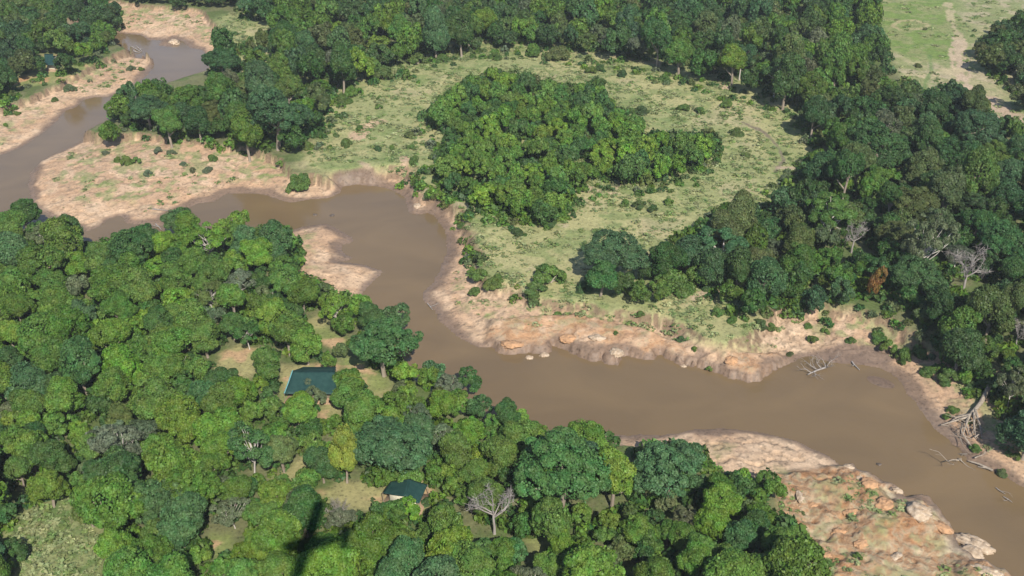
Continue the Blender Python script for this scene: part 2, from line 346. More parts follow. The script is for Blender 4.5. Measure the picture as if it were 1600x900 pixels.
def ground_mat():
    m, t, N, K = new_mat('land'); b = N['Principled BSDF']
    at = N.new('ShaderNodeAttribute'); at.attribute_name = 'base'
    rg = N.new('ShaderNodeAttribute'); rg.attribute_name = 'rough'
    geo = N.new('ShaderNodeNewGeometry')
    def noise(sc, det, rough=.6):
        n = N.new('ShaderNodeTexNoise'); n.inputs['Scale'].default_value = sc; n.inputs['Detail'].default_value = det; n.inputs['Roughness'].default_value = rough
        K.new(geo.outputs['Position'], n.inputs['Vector']); return n
    n1 = noise(1.1, 6, .7); n2 = noise(.21, 5)
    def rng(n, lo, hi):
        r = N.new('ShaderNodeMapRange'); r.inputs[1].default_value = .3; r.inputs[2].default_value = .7; r.inputs[3].default_value = lo; r.inputs[4].default_value = hi
        K.new(n.outputs['Fac'], r.inputs[0]); return r
    r1 = rng(n1, .72, 1.24); r2 = rng(n2, .88, 1.12)
    mu = N.new('ShaderNodeMath'); mu.operation = 'MULTIPLY'; K.new(r1.outputs[0], mu.inputs[0]); K.new(r2.outputs[0], mu.inputs[1])
    hs = N.new('ShaderNodeHueSaturation'); K.new(at.outputs['Color'], hs.inputs['Color']); K.new(mu.outputs[0], hs.inputs['Value'])
    vo = N.new('ShaderNodeTexVoronoi'); vo.inputs['Scale'].default_value = .9; K.new(geo.outputs['Position'], vo.inputs['Vector'])
    sp_ = N.new('ShaderNodeMapRange'); sp_.inputs[1].default_value = .12; sp_.inputs[2].default_value = .3; sp_.inputs[3].default_value = .62; sp_.inputs[4].default_value = 1; K.new(vo.outputs['Distance'], sp_.inputs[0])
    m2 = N.new('ShaderNodeMath'); m2.operation = 'MULTIPLY'; K.new(mu.outputs[0], m2.inputs[0]); K.new(sp_.outputs[0], m2.inputs[1]); K.new(m2.outputs[0], hs.inputs['Value'])
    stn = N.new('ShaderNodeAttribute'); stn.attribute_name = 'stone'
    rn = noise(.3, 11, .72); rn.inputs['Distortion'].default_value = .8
    rc = N.new('ShaderNodeValToRGB'); rc.color_ramp.elements[0].position = .36; rc.color_ramp.elements[0].color = (.14, .085, .05, 1)  # darkest stop follows the bump lows: crevice shade painted into the rock
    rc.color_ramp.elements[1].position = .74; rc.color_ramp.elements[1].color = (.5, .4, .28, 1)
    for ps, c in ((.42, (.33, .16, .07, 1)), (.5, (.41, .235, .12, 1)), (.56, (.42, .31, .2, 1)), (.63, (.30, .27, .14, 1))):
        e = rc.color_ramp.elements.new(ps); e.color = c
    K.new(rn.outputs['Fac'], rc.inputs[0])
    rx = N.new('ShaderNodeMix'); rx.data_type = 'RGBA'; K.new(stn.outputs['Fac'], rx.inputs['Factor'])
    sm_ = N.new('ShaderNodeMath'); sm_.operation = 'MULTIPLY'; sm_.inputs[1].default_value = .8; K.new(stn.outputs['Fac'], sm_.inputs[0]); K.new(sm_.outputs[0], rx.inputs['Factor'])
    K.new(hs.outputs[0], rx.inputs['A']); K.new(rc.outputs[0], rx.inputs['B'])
    K.new(rx.outputs['Result'], b.inputs['Base Color']); K.new(rg.outputs['Fac'], b.inputs['Roughness'])
    b.inputs['Specular IOR Level'].default_value = .25
    bp = N.new('ShaderNodeBump'); bp.inputs['Strength'].default_value = .55; bp.inputs['Distance'].default_value = .35
    b2 = N.new('ShaderNodeBump'); b2.inputs['Distance'].default_value = 1.6; K.new(stn.outputs['Fac'], b2.inputs['Strength']); K.new(rn.outputs['Fac'], b2.inputs['Height'])
    K.new(n1.outputs['Fac'], bp.inputs['Height']); K.new(b2.outputs[0], bp.inputs['Normal']); K.new(bp.outputs[0], b.inputs['Normal'])
    return m

def water_mat():
    m, t, N, K = new_mat('muddy_water'); b = N['Principled BSDF']
    geo = N.new('ShaderNodeNewGeometry')
    mp = N.new('ShaderNodeMapping'); mp.inputs['Scale'].default_value = (.03, .05, 1); mp.inputs['Rotation'].default_value = (0, 0, R(25))
    K.new(geo.outputs['Position'], mp.inputs['Vector'])
    nz = N.new('ShaderNodeTexNoise'); nz.inputs['Scale'].default_value = 1; nz.inputs['Detail'].default_value = 5; nz.inputs['Distortion'].default_value = 1.2
    K.new(mp.outputs[0], nz.inputs['Vector'])
    cr = N.new('ShaderNodeValToRGB'); cr.color_ramp.elements[0].position = .35; cr.color_ramp.elements[1].position = .68
    cr.color_ramp.elements[0].color = (.140, .097, .052, 1); cr.color_ramp.elements[1].color = (.172, .118, .061, 1)
    K.new(nz.outputs['Fac'], cr.inputs[0]); K.new(cr.outputs[0], b.inputs['Base Color'])
    b.inputs['Roughness'].default_value = .1; b.inputs['IOR'].default_value = 1.33
    n2 = N.new('ShaderNodeTexNoise'); n2.inputs['Scale'].default_value = .8; n2.inputs['Detail'].default_value = 4; n2.inputs['Distortion'].default_value = .6
    K.new(geo.outputs['Position'], n2.inputs['Vector'])
    bp = N.new('ShaderNodeBump'); bp.inputs['Strength'].default_value = .12; bp.inputs['Distance'].default_value = .25
    K.new(n2.outputs['Fac'], bp.inputs['Height']); K.new(bp.outputs[0], b.inputs['Normal'])
    return m

# ------------------------------------------------------------------ the land and the river
def build_land():
    xs = list(np.arange(-300, 15, .65)) + list(np.arange(15, 160, .42)) + list(np.arange(160, 300.01, .65)); ys = [128.0]
    while ys[-1] < 640: ys.append(ys[-1] + .42 + .6 * max(0, (ys[-1] - 200) / 400))
    def out(a, sgn):
        o = []; s = 2.0; p = a
        while abs(p) < 9000: p += sgn * s; s *= 1.35; o.append(p)
        return o
    xs = np.array(out(-300, -1)[::-1] + xs + out(300, 1)); ys = np.array(out(128, -1)[::-1] + ys + out(ys[-1], 1))
    X, Y = np.meshgrid(xs, ys); sh = X.shape
    h, q = ground(X, Y, True)
    gy, gx = np.gradient(h, ys, xs); slope = np.sqrt(gx * gx + gy * gy)
    n1 = fbm(X / 22, Y / 22, 41, 4); n2 = fbm(X / 6, Y / 6, 51, 4); n3 = fbm(X / 1.7, Y / 1.7, 61, 3)
    C = lambda *c: np.array(c, float)
    def mix(a, b, k): return a * (1 - k[..., None]) + b * k[..., None]
    pale, green, dull, dark = C(.315, .295, .135), C(.145, .195, .06), C(.245, .255, .108), C(.09, .14, .045)
    base = mix(np.broadcast_to(C(.13, .135, .06), sh + (3,)), C(.085, .115, .035), ss(.4, .6, n2))     # forest floor
    # clearings
    cl = np.zeros(sh)
    for i, p in enumerate(CLEARW): cl = np.maximum(cl, 1 - ss(-1.2, 1.8, sdf(p, X, Y) + q['wob']))
    lawn = mix(mix(np.broadcast_to(C(.275, .25, .11), sh + (3,)), C(.17, .2, .065), ss(.42, .6, n1)), C(.40, .27, .15), ss(.56, .68, n2))
    base = mix(base, lawn, cl)
    base = mix(base, mix(np.broadcast_to(C(.2, .22, .09), sh + (3,)), C(.1, .15, .045), ss(.45, .6, n2)), 1 - ss(-1.5, 2, sdf(CLEARW[9], X, Y) + q['wob'] * 2))
    # the meadow and the field
    med = 1 - ss(-3, 4, np.minimum(sdf(MEADW, X, Y), sdf(SCRUBW, X, Y)) + q['wob'] * 3)
    g = mix(mix(np.broadcast_to(pale, sh + (3,)), dull, ss(.38, .6, n1)), green, ss(.5, .68, n2) * .6)
    g = mix(g, dark, ss(.58, .72, n3) * ss(.42, .6, n2) * .4)
    g = mix(g, C(.37, .295, .185), ss(.62, .76, fbm(X / 14, Y / 14, 71, 4)) * .4)
    base = mix(base, g, med)
    fld = 1 - ss(-3, 3, sdf(FIELDW, X, Y) + q['wob'])
    gf = mix(mix(np.broadcast_to(C(.31, .28, .15), sh + (3,)), C(.2, .22, .09), ss(.4, .62, n1)), C(.15, .19, .06), ss(.55, .7, n2) * .6)
    gf = mix(gf, C(.35, .29, .19), ss(.55, .66, fbm(X / 7, Y / 7, 161, 5)) * .7); gf = mix(gf, C(.13, .17, .06), ss(.58, .7, n3) * .5)
    lush = 1 - ss(-5, 6, sdf(LUSHW, X, Y) + (n1 - .5) * 26 + q['wob'] * 1.5)
    gf = mix(gf, mix(mix(np.broadcast_to(C(.145, .205, .05), sh + (3,)), C(.2, .215, .085), ss(.45, .62, n2)), C(.10, .16, .04), ss(.55, .68, n3) * .6), lush)
    base = mix(base, gf, fld)
    wlk = (n2 - .5) * 2.2
    for pts, wd, c in TRACKS:
        d = linedist(W(pts, PLAIN), X, Y) + wlk * wd * .7 + (n3 - .5) * 1.6
        base = mix(base, C(*c), (1 - ss(wd * .3, wd * .75, d)) * .85)
    # sand and bare earth
    sd_ = mix(mix(np.broadcast_to(C(.50, .35, .225), sh + (3,)), C(.42, .275, .17), ss(.4, .62, n1)), C(.55, .41, .28), ss(.52, .68, n2) * .5)
    sd_ = mix(sd_, C(.30, .21, .14), ss(.56, .7, n3) * .45)
    near = q['dW']
    gul = ss(.05, .012, np.abs(fbm(X / 6.5, Y / 6.5, 131, 4) - .5)) * ss(1.5, 5, near)
    sd_ = mix(sd_, C(.26, .18, .115), gul * .4)
    strand = ss(.82, .98, np.sin(near * 2.1 + (n1 - .5) * 6)) * ss(11, 3, near) * ss(.4, .55, n2)
    sd_ = mix(sd_, C(.30, .215, .145), strand * .6)
    sd_ = mix(sd_, C(.20, .15, .1), ss(.64, .72, fbm(X / 1.1, Y / 1.1, 141, 3)) * .7)
    orange = ss(.47, .6, fbm(X / 4, Y / 4, 81, 5)) * np.maximum(q['ledge'] * .95, .35 * (Y > 240) * (X < -40) * ss(22, 4, near))
    sd_ = mix(sd_, C(.42, .25, .135), orange * .8)
    tuft = ss(.5, .62, fbm(X / 3, Y / 3, 91, 5)) * ss(4, 12, near) * ss(.38, .55, n1)
    sd_ = mix(sd_, C(.24, .235, .11), tuft * .85)
    sd_ = mix(sd_, C(.15, .19, .06), ss(.58, .7, n3) * tuft * .8)
    sm = np.clip(q['sand'] * 1.25, 0, 1)
    base = mix(base, sd_, sm)
    rk = mix(mix(np.broadcast_to(C(.39, .305, .195), sh + (3,)), C(.40, .215, .1), ss(.44, .56, fbm(X / 6, Y / 6, 101, 6, .62))), C(.24, .24, .115), ss(.52, .62, fbm(X / 5, Y / 5, 111, 6, .6)) * .8)
    rk = mix(rk, C(.27, .15, .08), ss(.52, .66, fbm(X / 1.4, Y / 1.4, 121, 4)) * .7)
    rk = mix(rk, C(.17, .18, .07), ss(.6, .7, n3) * ss(.45, .6, n2) * .7)
    rk = mix(rk, C(.46, .38, .28), (1 - ss(1, 5, near + q['wob'] * 2)) * .8)
    base = mix(base, rk, q['rock'])
    # cut banks show darker raw earth where they are steep
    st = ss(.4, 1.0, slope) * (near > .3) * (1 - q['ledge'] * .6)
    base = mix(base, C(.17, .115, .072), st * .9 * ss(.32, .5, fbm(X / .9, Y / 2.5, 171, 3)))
    # wet margin
    wet = 1 - ss(.4, 2.6, near + (n2 - .5) * 2.6 - 1.6 * ss(.5, .62, n1)); wet = np.where(near < 0, 1, wet)
    base = mix(base, C(.15, .105, .075), wet * np.where(near < 0, 1, .85))
    x0, y0 = P(1340, 556, .3); cove = np.exp(-(((X - x0) / 13) ** 2 + ((Y - y0) / 4.5) ** 2)); base = mix(base, C(.16, .112, .082), ss(.3, .6, cove + (n2 - .5) * .5) * .9)
    x0, y0 = P(1440, 650, .3); cove = np.exp(-(((X - x0 - (Y - y0) * -.62) / 5) ** 2 + ((Y - y0) / 14) ** 2)); base = mix(base, C(.2, .145, .105), ss(.3, .7, cove + (n2 - .5) * .5) * .7)
    v = np.stack([X.ravel(), Y.ravel(), h.ravel()], 1)
    ny, nx = sh; i = np.arange(nx * ny).reshape(ny, nx)
    f = np.stack([i[:-1, :-1], i[:-1, 1:], i[1:, 1:], i[1:, :-1]], -1).reshape(-1, 4)
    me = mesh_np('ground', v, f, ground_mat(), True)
    a = me.attributes.new('base', 'FLOAT_COLOR', 'POINT'); c = np.ones((len(v), 4), np.float32); c[:, :3] = np.clip(base, 0.005, 1).reshape(-1, 3); a.data.foreach_set('color', c.ravel())
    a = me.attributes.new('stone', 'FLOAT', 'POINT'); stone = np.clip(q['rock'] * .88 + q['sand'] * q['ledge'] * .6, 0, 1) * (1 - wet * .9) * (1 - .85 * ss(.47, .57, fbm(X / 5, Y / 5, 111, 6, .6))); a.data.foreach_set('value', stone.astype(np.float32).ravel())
    a = me.attributes.new('rough', 'FLOAT', 'POINT'); a.data.foreach_set('value', (.92 - .45 * wet * (near < 1.5)).astype(np.float32).ravel())
    link('ground', me, kind='structure')
build_land()
x0, x1, y0, y1 = -1200, 1200, -200, 1600
link('river_water', mesh_np('river_water', [(x0, y0, 0), (x1, y0, 0), (x1, y1, 0), (x0, y1, 0)], [(0, 1, 2, 3)], water_mat()), kind='structure')

# ------------------------------------------------------------------ tree kinds
TINT = dict(m=(.074, .140, .022), b=(.098, .175, .022), d=(.05, .108, .036), k=(.043, .095, .022), o=(.082, .115, .032), g=(.092, .12, .058), y=(.165, .195, .034), r=(.2, .11, .032))
HUE = dict(m='mid green', b='bright green', d='blue green', k='dark green', o='olive green', g='grey green', y='yellow', r='orange brown', x='grey')
CZ = 1.2
def crown_mesh(seed, n, nc, leaf, flat=.82, lower=-.35, cr=(.26, .44), lobes=.3, subs=4, spread=.46, fill=0, cz=CZ, **kw):
    rng = np.random.default_rng(seed)
    # a crown is a few sub-crowns leaning apart, each made of clumps of leaf sprays
    a0 = rng.uniform(0, 6.28); C_, R_, O_ = [], [], []
    sub = []
    for k in range(subs):
        a = a0 + 6.283 * k / subs + rng.uniform(-.5, .5); q = spread * rng.uniform(.65, 1.2)
        sub.append((np.array([math.cos(a) * q, math.sin(a) * q, rng.uniform(-.34, .22) * flat]), rng.uniform(.46, .66)))
    sub.append((np.array([rng.uniform(-.15, .15), rng.uniform(-.15, .15), .22 * flat]), rng.uniform(.5, .68)))
    for i, (so_, sr) in enumerate(sub):
        c, r = clumps(rng, max(5, int(nc * sr * sr / sum(q[1] ** 2 for q in sub))), flat, lower, (cr[0] / .6, cr[1] / .6), lobes)
        c = c * sr + so_; r = r * sr
        keep = np.ones(len(c), bool)
        for j, (sj, rj) in enumerate(sub):
            if j != i: keep &= np.linalg.norm((c - sj) / np.array([1, 1, flat]), axis=1) > rj * .72
        C_.append(c[keep]); R_.append(r[keep]); O_.append(np.tile(so_ * .6, (keep.sum(), 1)))
    c, r, oc = np.concatenate(C_), np.concatenate(R_), np.concatenate(O_)
    v, f, t = leaves(rng, c, r, n, leaf, outc=oc, **kw)
    if fill:
        q = np.array([x[0] for x in sub]); qr = np.array([x[1] * .84 for x in sub])
        v2, f2, t2 = leaves(rng, q, qr, fill, leaf * 1.1, flat, rnd=.9, cover=-.6, shell=(.8, 1.06))
        v = np.concatenate([v, v2]); f = np.concatenate([f, f2 + len(f) * 4]); t = np.concatenate([t, t2 / t2.mean()])
    v[:, 2] += cz
    return (v, f, t, c + np.array([0, 0, cz]), r)
def trunk_mesh(seed, cents, mat, r0=.065, nlimb=6, reach=.85):
    rng = random.Random(seed); t = Tubes(6)
    lean = Vector((rng.uniform(-.12, .12), rng.uniform(-.12, .12), 0))
    top = Vector((0, 0, .75)) + lean
    t.add([(0, 0, -.15), (0, 0, .05), Vector((0, 0, .4)) + lean * .5, top, top + Vector((lean.x, lean.y, .55))], [r0 * 1.5, r0 * 1.1, r0, r0 * .85, r0 * .35])
    for i in rng.sample(range(len(cents)), min(nlimb, len(cents))):
        c = Vector(cents[i]); a = top + Vector((0, 0, rng.uniform(-.25, .25)))
        m = a.lerp(c, .5) + Vector((rng.uniform(-.08, .08), rng.uniform(-.08, .08), -.06))
        t.add([a, m, a.lerp(c, reach)], [r0 * .5, r0 * .36, r0 * .16])
    return t.mesh('trunk', mat)
KINDS = {}
def add_kind(key, count, **kw):
    bark = kw.pop('bark', M_BARK); r0 = kw.pop('r0', .065); nl = kw.pop('limbs', 6); reach = kw.pop('reach', .85)
    lst = []
    for s in range(count):
        v, f, t, c, r = crown_mesh(ord(key[0]) * 31 + s * 7 + len(key), **kw)
        lst.append((mesh_np('crown', v, f, M_LEAF, False, t), trunk_mesh(s * 13 + ord(key[0]), c, bark, r0, nl, reach), (v, t)))
    KINDS[key] = lst
add_kind('broad', 9, n=15000, nc=100, leaf=.034, flat=.88, lower=-.62, cr=(.13, .3), squash=.8, subs=3, spread=.38, fill=1800)
add_kind('tall', 6, n=13000, nc=80, leaf=.037, flat=1.05, lower=-.7, cr=(.17, .32), lobes=.34, spread=.36, squash=.8, fill=1800)
add_kind('big', 6, fill=2500, n=24000, nc=170, leaf=.026, flat=.82, lower=-.55, cr=(.10, .21), lobes=.36, subs=6, spread=.52, squash=.7)
add_kind('sparse', 5, n=5000, nc=40, leaf=.034, flat=.8, cr=(.13, .27), lobes=.42, spread=.5, squash=.65, bark=M_PALE, limbs=22, reach=1.1, r0=.034)
add_kind('low', 6, n=2600, nc=44, leaf=.066, flat=.9, lower=-.6, cr=(.2, .36))      # for the far mass
# a bush keeps its leaves to the ground
BUSH = []
for s in range(5):
    v, f, t, c, r = crown_mesh(900 + s, 4500, 44, .055, .75, -.1, (.2, .34), .3, cz=.28)
    tb = Tubes(4)
    for k in range(5): tb.add([(0, 0, -.1), Vector(c[k * len(c) // 5]) * .5, Vector(c[k * len(c) // 5]) * .85], [.04, .03, .015])
    BUSH.append((mesh_np('foliage', v, f, M_LEAF, False, t), tb.mesh('stem', M_BARK)))
DEAD = []
for s in range(3):
    rg = random.Random(77 + s); t = Tubes(5); t2 = Tubes(3)
    t.add([(0, 0, -.1), (.02, 0, .3), (-.03, .02, .7), (0, .03, .95)], [.085, .065, .055, .045])
    ends = []
    for k in range(7):
        a = k * 2.4 + rg.uniform(-.3, .3)
        ends += branchy(t, (0, .02, rg.uniform(.65, .95)), (math.cos(a), math.sin(a), rg.uniform(.35, 1.3)), .55, .034, 2, rg, .55)
    for e in ends:
        for k in range(7):
            d = Vector((rg.gauss(0, 1), rg.gauss(0, 1), rg.gauss(.35, .8))).normalized() * rg.uniform(.12, .3)
            t2.add([e, e + d * .5 + Vector((rg.gauss(0, .02), rg.gauss(0, .02), .01)), e + d], [.0065, .005, .003])
    DEAD.append((t.mesh('branches', M_DEAD), t2.mesh('twigs', M_DEAD)))

def twigs_of(parent, o): pass

# ------------------------------------------------------------------ where the trees stand (crown centre in the photograph, width, kind)
MAN = {
(0, 300): [(110, 110, 150, 'k'), (160, 190, 100, 'k'), (60, 220, 160, 'm'), (10, 160, 90, 'k'), (120, 280, 120, 'm'), (300, 230, 200, 'm'), (360, 340, 150, 'b'), (180, 360, 200, 'm'), (60, 420, 150, 'm'),
  (600, 260, 240, 'k'), (480, 330, 160, 'm'), (530, 360, 150, 'k'), (700, 230, 160, 'k'), (845, 130, 150, 'd'), (1110, 140, 115, 'b'), (965, 225, 190, 'b', 'sparse'), (840, 290, 150, 'm'), (1000, 340, 130, 'k'),
  (720, 360, 130, 'b'), (1110, 350, 120, 'b'), (1160, 250, 150, 'd'), (830, 400, 170, 'm'), (640, 450, 200, 'm'), (180, 510, 120, 'm'), (300, 530, 110, 'm'), (250, 440, 160, 'm'), (90, 560, 180, 'm'),
  (350, 440, 110, 'g', 'sparse'), (480, 460, 110, 'm'), (830, 500, 140, 'b'), (560, 560, 180, 'm'), (990, 480, 160, 'o', 'sparse'), (1130, 420, 150, 'g', 'sparse'), (1090, 520, 160, 'm'), (760, 610, 160, 'k'), (900, 610, 180, 'm'),
  (450, 580, 130, 'm'), (330, 640, 200, 'm'), (190, 640, 150, 'k'), (60, 680, 150, 'b'), (520, 690, 180, 'b'), (640, 720, 120, 'm'), (700, 540, 120, 'k'), (1090, 620, 150, 'k'), (960, 690, 170, 'm'), (800, 730, 200, 'm'),
  (220, 790, 200, 'm'), (570, 820, 200, 'b'), (350, 820, 150, 'm'), (40, 800, 150, 'k'), (930, 820, 120, 'm'), (1040, 890, 150, 'k'), (120, 880, 150, 'm'), (760, 850, 160, 'm')],
(0, 600): [(140, 110, 180, 'm'), (300, 70, 200, 'm'), (60, 170, 130, 'b'), (260, 190, 140, 'm'), (470, 100, 130, 'k'), (720, 80, 240, 'm'), (560, 170, 150, 'o'), (850, 160, 210, 'b'), (670, 230, 160, 'g', 'sparse'),
  (730, 310, 160, 'b'), (570, 380, 220, 'k'), (440, 300, 150, 'm'), (250, 350, 200, 'k'), (230, 490, 190, 'b'), (120, 260, 180, 'k'), (90, 400, 150, 'm'), (850, 350, 130, 'b'), (1050, 320, 180, 'b'), (1150, 220, 110, 'm'),
  (1040, 90, 190, 'm'), (880, 40, 110, 'k'), (720, 540, 260, 'd', 'big'), (900, 510, 240, 'm', 'big'), (850, 660, 240, 'd'), (420, 600, 160, 'o'), (540, 780, 190, 'b'), (700, 810, 190, 'm'), (930, 810, 130, 'b'),
  (1150, 810, 160, 'b'), (1040, 860, 120, 'm'), (1090, 600, 170, 'g', 'sparse'), (1150, 480, 130, 'k'), (70, 770, 120, 'k'), (20, 860, 90, 'm'), (30, 600, 110, 'k')],
(400, 600): [(275, 50, 100, 'g', 'sparse'), (60, 120, 130, 'm'), (200, 140, 160, 'b'), (250, 225, 130, 'k'), (425, 60, 170, 'm'), (120, 320, 200, 'o'), (370, 175, 80, 'm'), (415, 325, 165, 'y', 'tall'),
  (310, 380, 140, 'k'), (240, 450, 120, 'm'), (90, 530, 190, 'b'), (220, 500, 110, 'm'), (640, 260, 330, 'd', 'big'), (760, 150, 160, 'g', 'sparse'), (1000, 220, 150, 'b'), (1050, 100, 130, 'd'), (950, 310, 180, 'm'), (1120, 310, 140, 'm'),
  (840, 420, 110, 'm', 'sparse'), (660, 410, 140, 'm'), (720, 575, 110, 'b'), (610, 590, 120, 'k'), (400, 620, 150, 'g', 'sparse'), (560, 720, 220, 'm'), (680, 780, 200, 'm'), (450, 780, 190, 'm'), (100, 710, 240, 'm'), (30, 770, 150, 'b'),
  (790, 710, 110, 'm'), (980, 530, 120, 'm'), (900, 810, 250, 'b'), (1160, 780, 150, 'm'), (1020, 430, 140, 'm'), (300, 800, 190, 'm'), (880, 590, 110, 'k'), (570, 130, 140, 'm'), (1180, 150, 140, 'k'), (1180, 440, 120, 'k'),
  (940, 90, 130, 'm'), (860, 70, 120, 'o', 'sparse'), (700, 50, 110, 'b'), (440, -5, 130, 'm'), (210, 95, 150, 'b'), (60, 40, 90, 'k'), (600, 435, 120, 'm'), (730, 435, 130, 'm'), (655, 600, 120, 'm'), (250, 0, 70, 'g', 'sparse')],
(800, 600): [(230, 400, 410, 'd', 'big'), (30, 140, 110, 'b'), (110, 220, 120, 'm'), (330, 610, 120, 'b'), (465, 640, 105, 'b'), (240, 770, 170, 'b'), (740, 370, 290, 'd', 'big'), (880, 470, 120, 'd'), (560, 630, 110, 'o'),
  (660, 630, 130, 'k'), (1080, 480, 130, 'k'), (1050, 590, 80, 'b'), (1140, 660, 140, 'k'), (950, 670, 190, 'b'), (800, 730, 150, 'm'), (900, 790, 180, 'm'), (520, 780, 120, 'o', 'sparse'), (610, 790, 110, 'k'),
  (430, 710, 110, 'm'), (700, 860, 130, 'm'), (1000, 860, 150, 'm'), (1110, 840, 130, 'k'), (150, 870, 150, 'm'), (30, 490, 110, 'b'), (60, 660, 140, 'k'), (20, 780, 140, 'd'), (1160, 530, 90, 'm')],
(1200, 600): [(35, 490, 120, 'm'), (60, 760, 190, 'm'), (30, 870, 150, 'k'), (170, 890, 120, 'k')],
(400, 300): [(90, 250, 180, 'd'), (30, 400, 120, 'k'), (150, 420, 160, 'm'), (80, 600, 180, 'b'), (235, 720, 165, 'b'), (60, 800, 150, 'm'), (40, 480, 100, 'g', 'sparse'), (300, 470, 120, 'o', 'sparse'), (380, 550, 140, 'b', 'sparse'),
  (490, 530, 120, 'b'), (590, 700, 290, 'd', 'big'), (660, 580, 140, 'd'), (430, 870, 140, 'm'), (700, 850, 130, 'b'), (830, 830, 130, 'd', 'sparse'), (1000, 870, 130, 'k'), (340, 790, 80, 'b'), (395, 740, 80, 'o', 'sparse'), (180, 570, 110, 'k')],
(800, 300): [(430, 340, 130, 'k'), (520, 430, 130, 'k'), (640, 350, 110, 'k'), (720, 330, 170, 'k'), (830, 290, 180, 'd'), (880, 380, 130, 'm'), (700, 440, 120, 'm'), (600, 470, 110, 'm'), (1030, 470, 120, 'm'), (470, 260, 280, 'd', 'big'), (420, 400, 170, 'k'), (990, 230, 250, 'd', 'sparse2'), (950, 360, 170, 'd'), (1150, 320, 160, 'o'), (1140, 520, 140, 'k'), (790, 300, 120, 'k'), (1180, 400, 120, 'm')],
(1200, 300): [(310, 90, 250, 'm', 'sparse2'), (90, 110, 120, 'o', 'sparse'), (30, 260, 110, 'g', 'sparse'), (140, 330, 190, 'm'), (330, 390, 140, 'm'), (600, 190, 200, 'o'), (690, 370, 230, 'd', 'big'),
  (520, 410, 88, 'r', 'tall'), (930, 230, 140, 'k'), (1100, 220, 240, 'd', 'big'), (780, 140, 80, 'o'), (700, 50, 210, 'o'), (980, 50, 190, 'd'), (870, 530, 120, 'k'), (1020, 510, 150, 'o'), (880, 680, 220, 'm'),
  (730, 570, 100, 'o'), (1100, 600, 140, 'k'), (450, 320, 110, 'k'), (1150, 380, 140, 'k'), (30, 400, 120, 'd'), (470, 120, 110, 'k'), (1040, 340, 120, 'k'), (780, 460, 110, 'k')],
(1200, 0): [(520, 660, 270, 'd', 'big'), (600, 450, 180, 'k'), (740, 600, 150, 'd'), (780, 480, 120, 'd'), (900, 460, 180, 'd'), (1000, 580, 240, 'd', 'big'), (870, 720, 220, 'd'), (730, 800, 170, 'o'), (1060, 720, 200, 'm'),
  (330, 760, 110, 'b'), (240, 800, 160, 'd'), (350, 850, 110, 'b'), (500, 850, 140, 'm'), (1150, 720, 160, 'k'), (1130, 830, 160, 'd'), (950, 850, 160, 'd'), (1060, 250, 140, 'o'), (1100, 180, 120, 'k'), (1140, 300, 130, 'k'), (1185, 100, 120, 'k'),
  (1170, 440, 110, 'o'), (1020, 210, 90, 'k'), (430, 500, 120, 'k')],
(0, 0): [(755, 415, 105, 'k'), (560, 500, 140, 'b'), (690, 500, 180, 'd'), (1040, 280, 170, 'd'), (620, 580, 100, 'k'), (870, 450, 170, 'm'), (1000, 530, 160, 'o'), (790, 590, 150, 'm'), (1110, 560, 140, 'm'), (1060, 420, 130, 'm'), (930, 580, 150, 'k'),
  (510, 620, 110, 'm'), (100, 290, 130, 'o'), (170, 300, 90, 'k'), (300, 290, 120, 'k'), (385, 240, 90, 'b'), (450, 200, 90, 'm', 'sparse'), (510, 150, 80, 'm', 'sparse'), (280, 60, 110, 'k'), (520, 90, 110, 'k'), (430, 60, 130, 'd'),
  (30, 380, 110, 'k'), (70, 130, 140, 'd'), (200, 130, 130, 'm', 'sparse'), (280, 190, 120, 'm', 'sparse'), (150, 60, 130, 'k'), (375, 150, 110, 'd'), (30, 230, 120, 'd')],
(400, 0): [(90, 560, 280, 'd', 'big'), (170, 640, 130, 'k'), (270, 560, 110, 'k'), (740, 200, 70, 'k')],
}
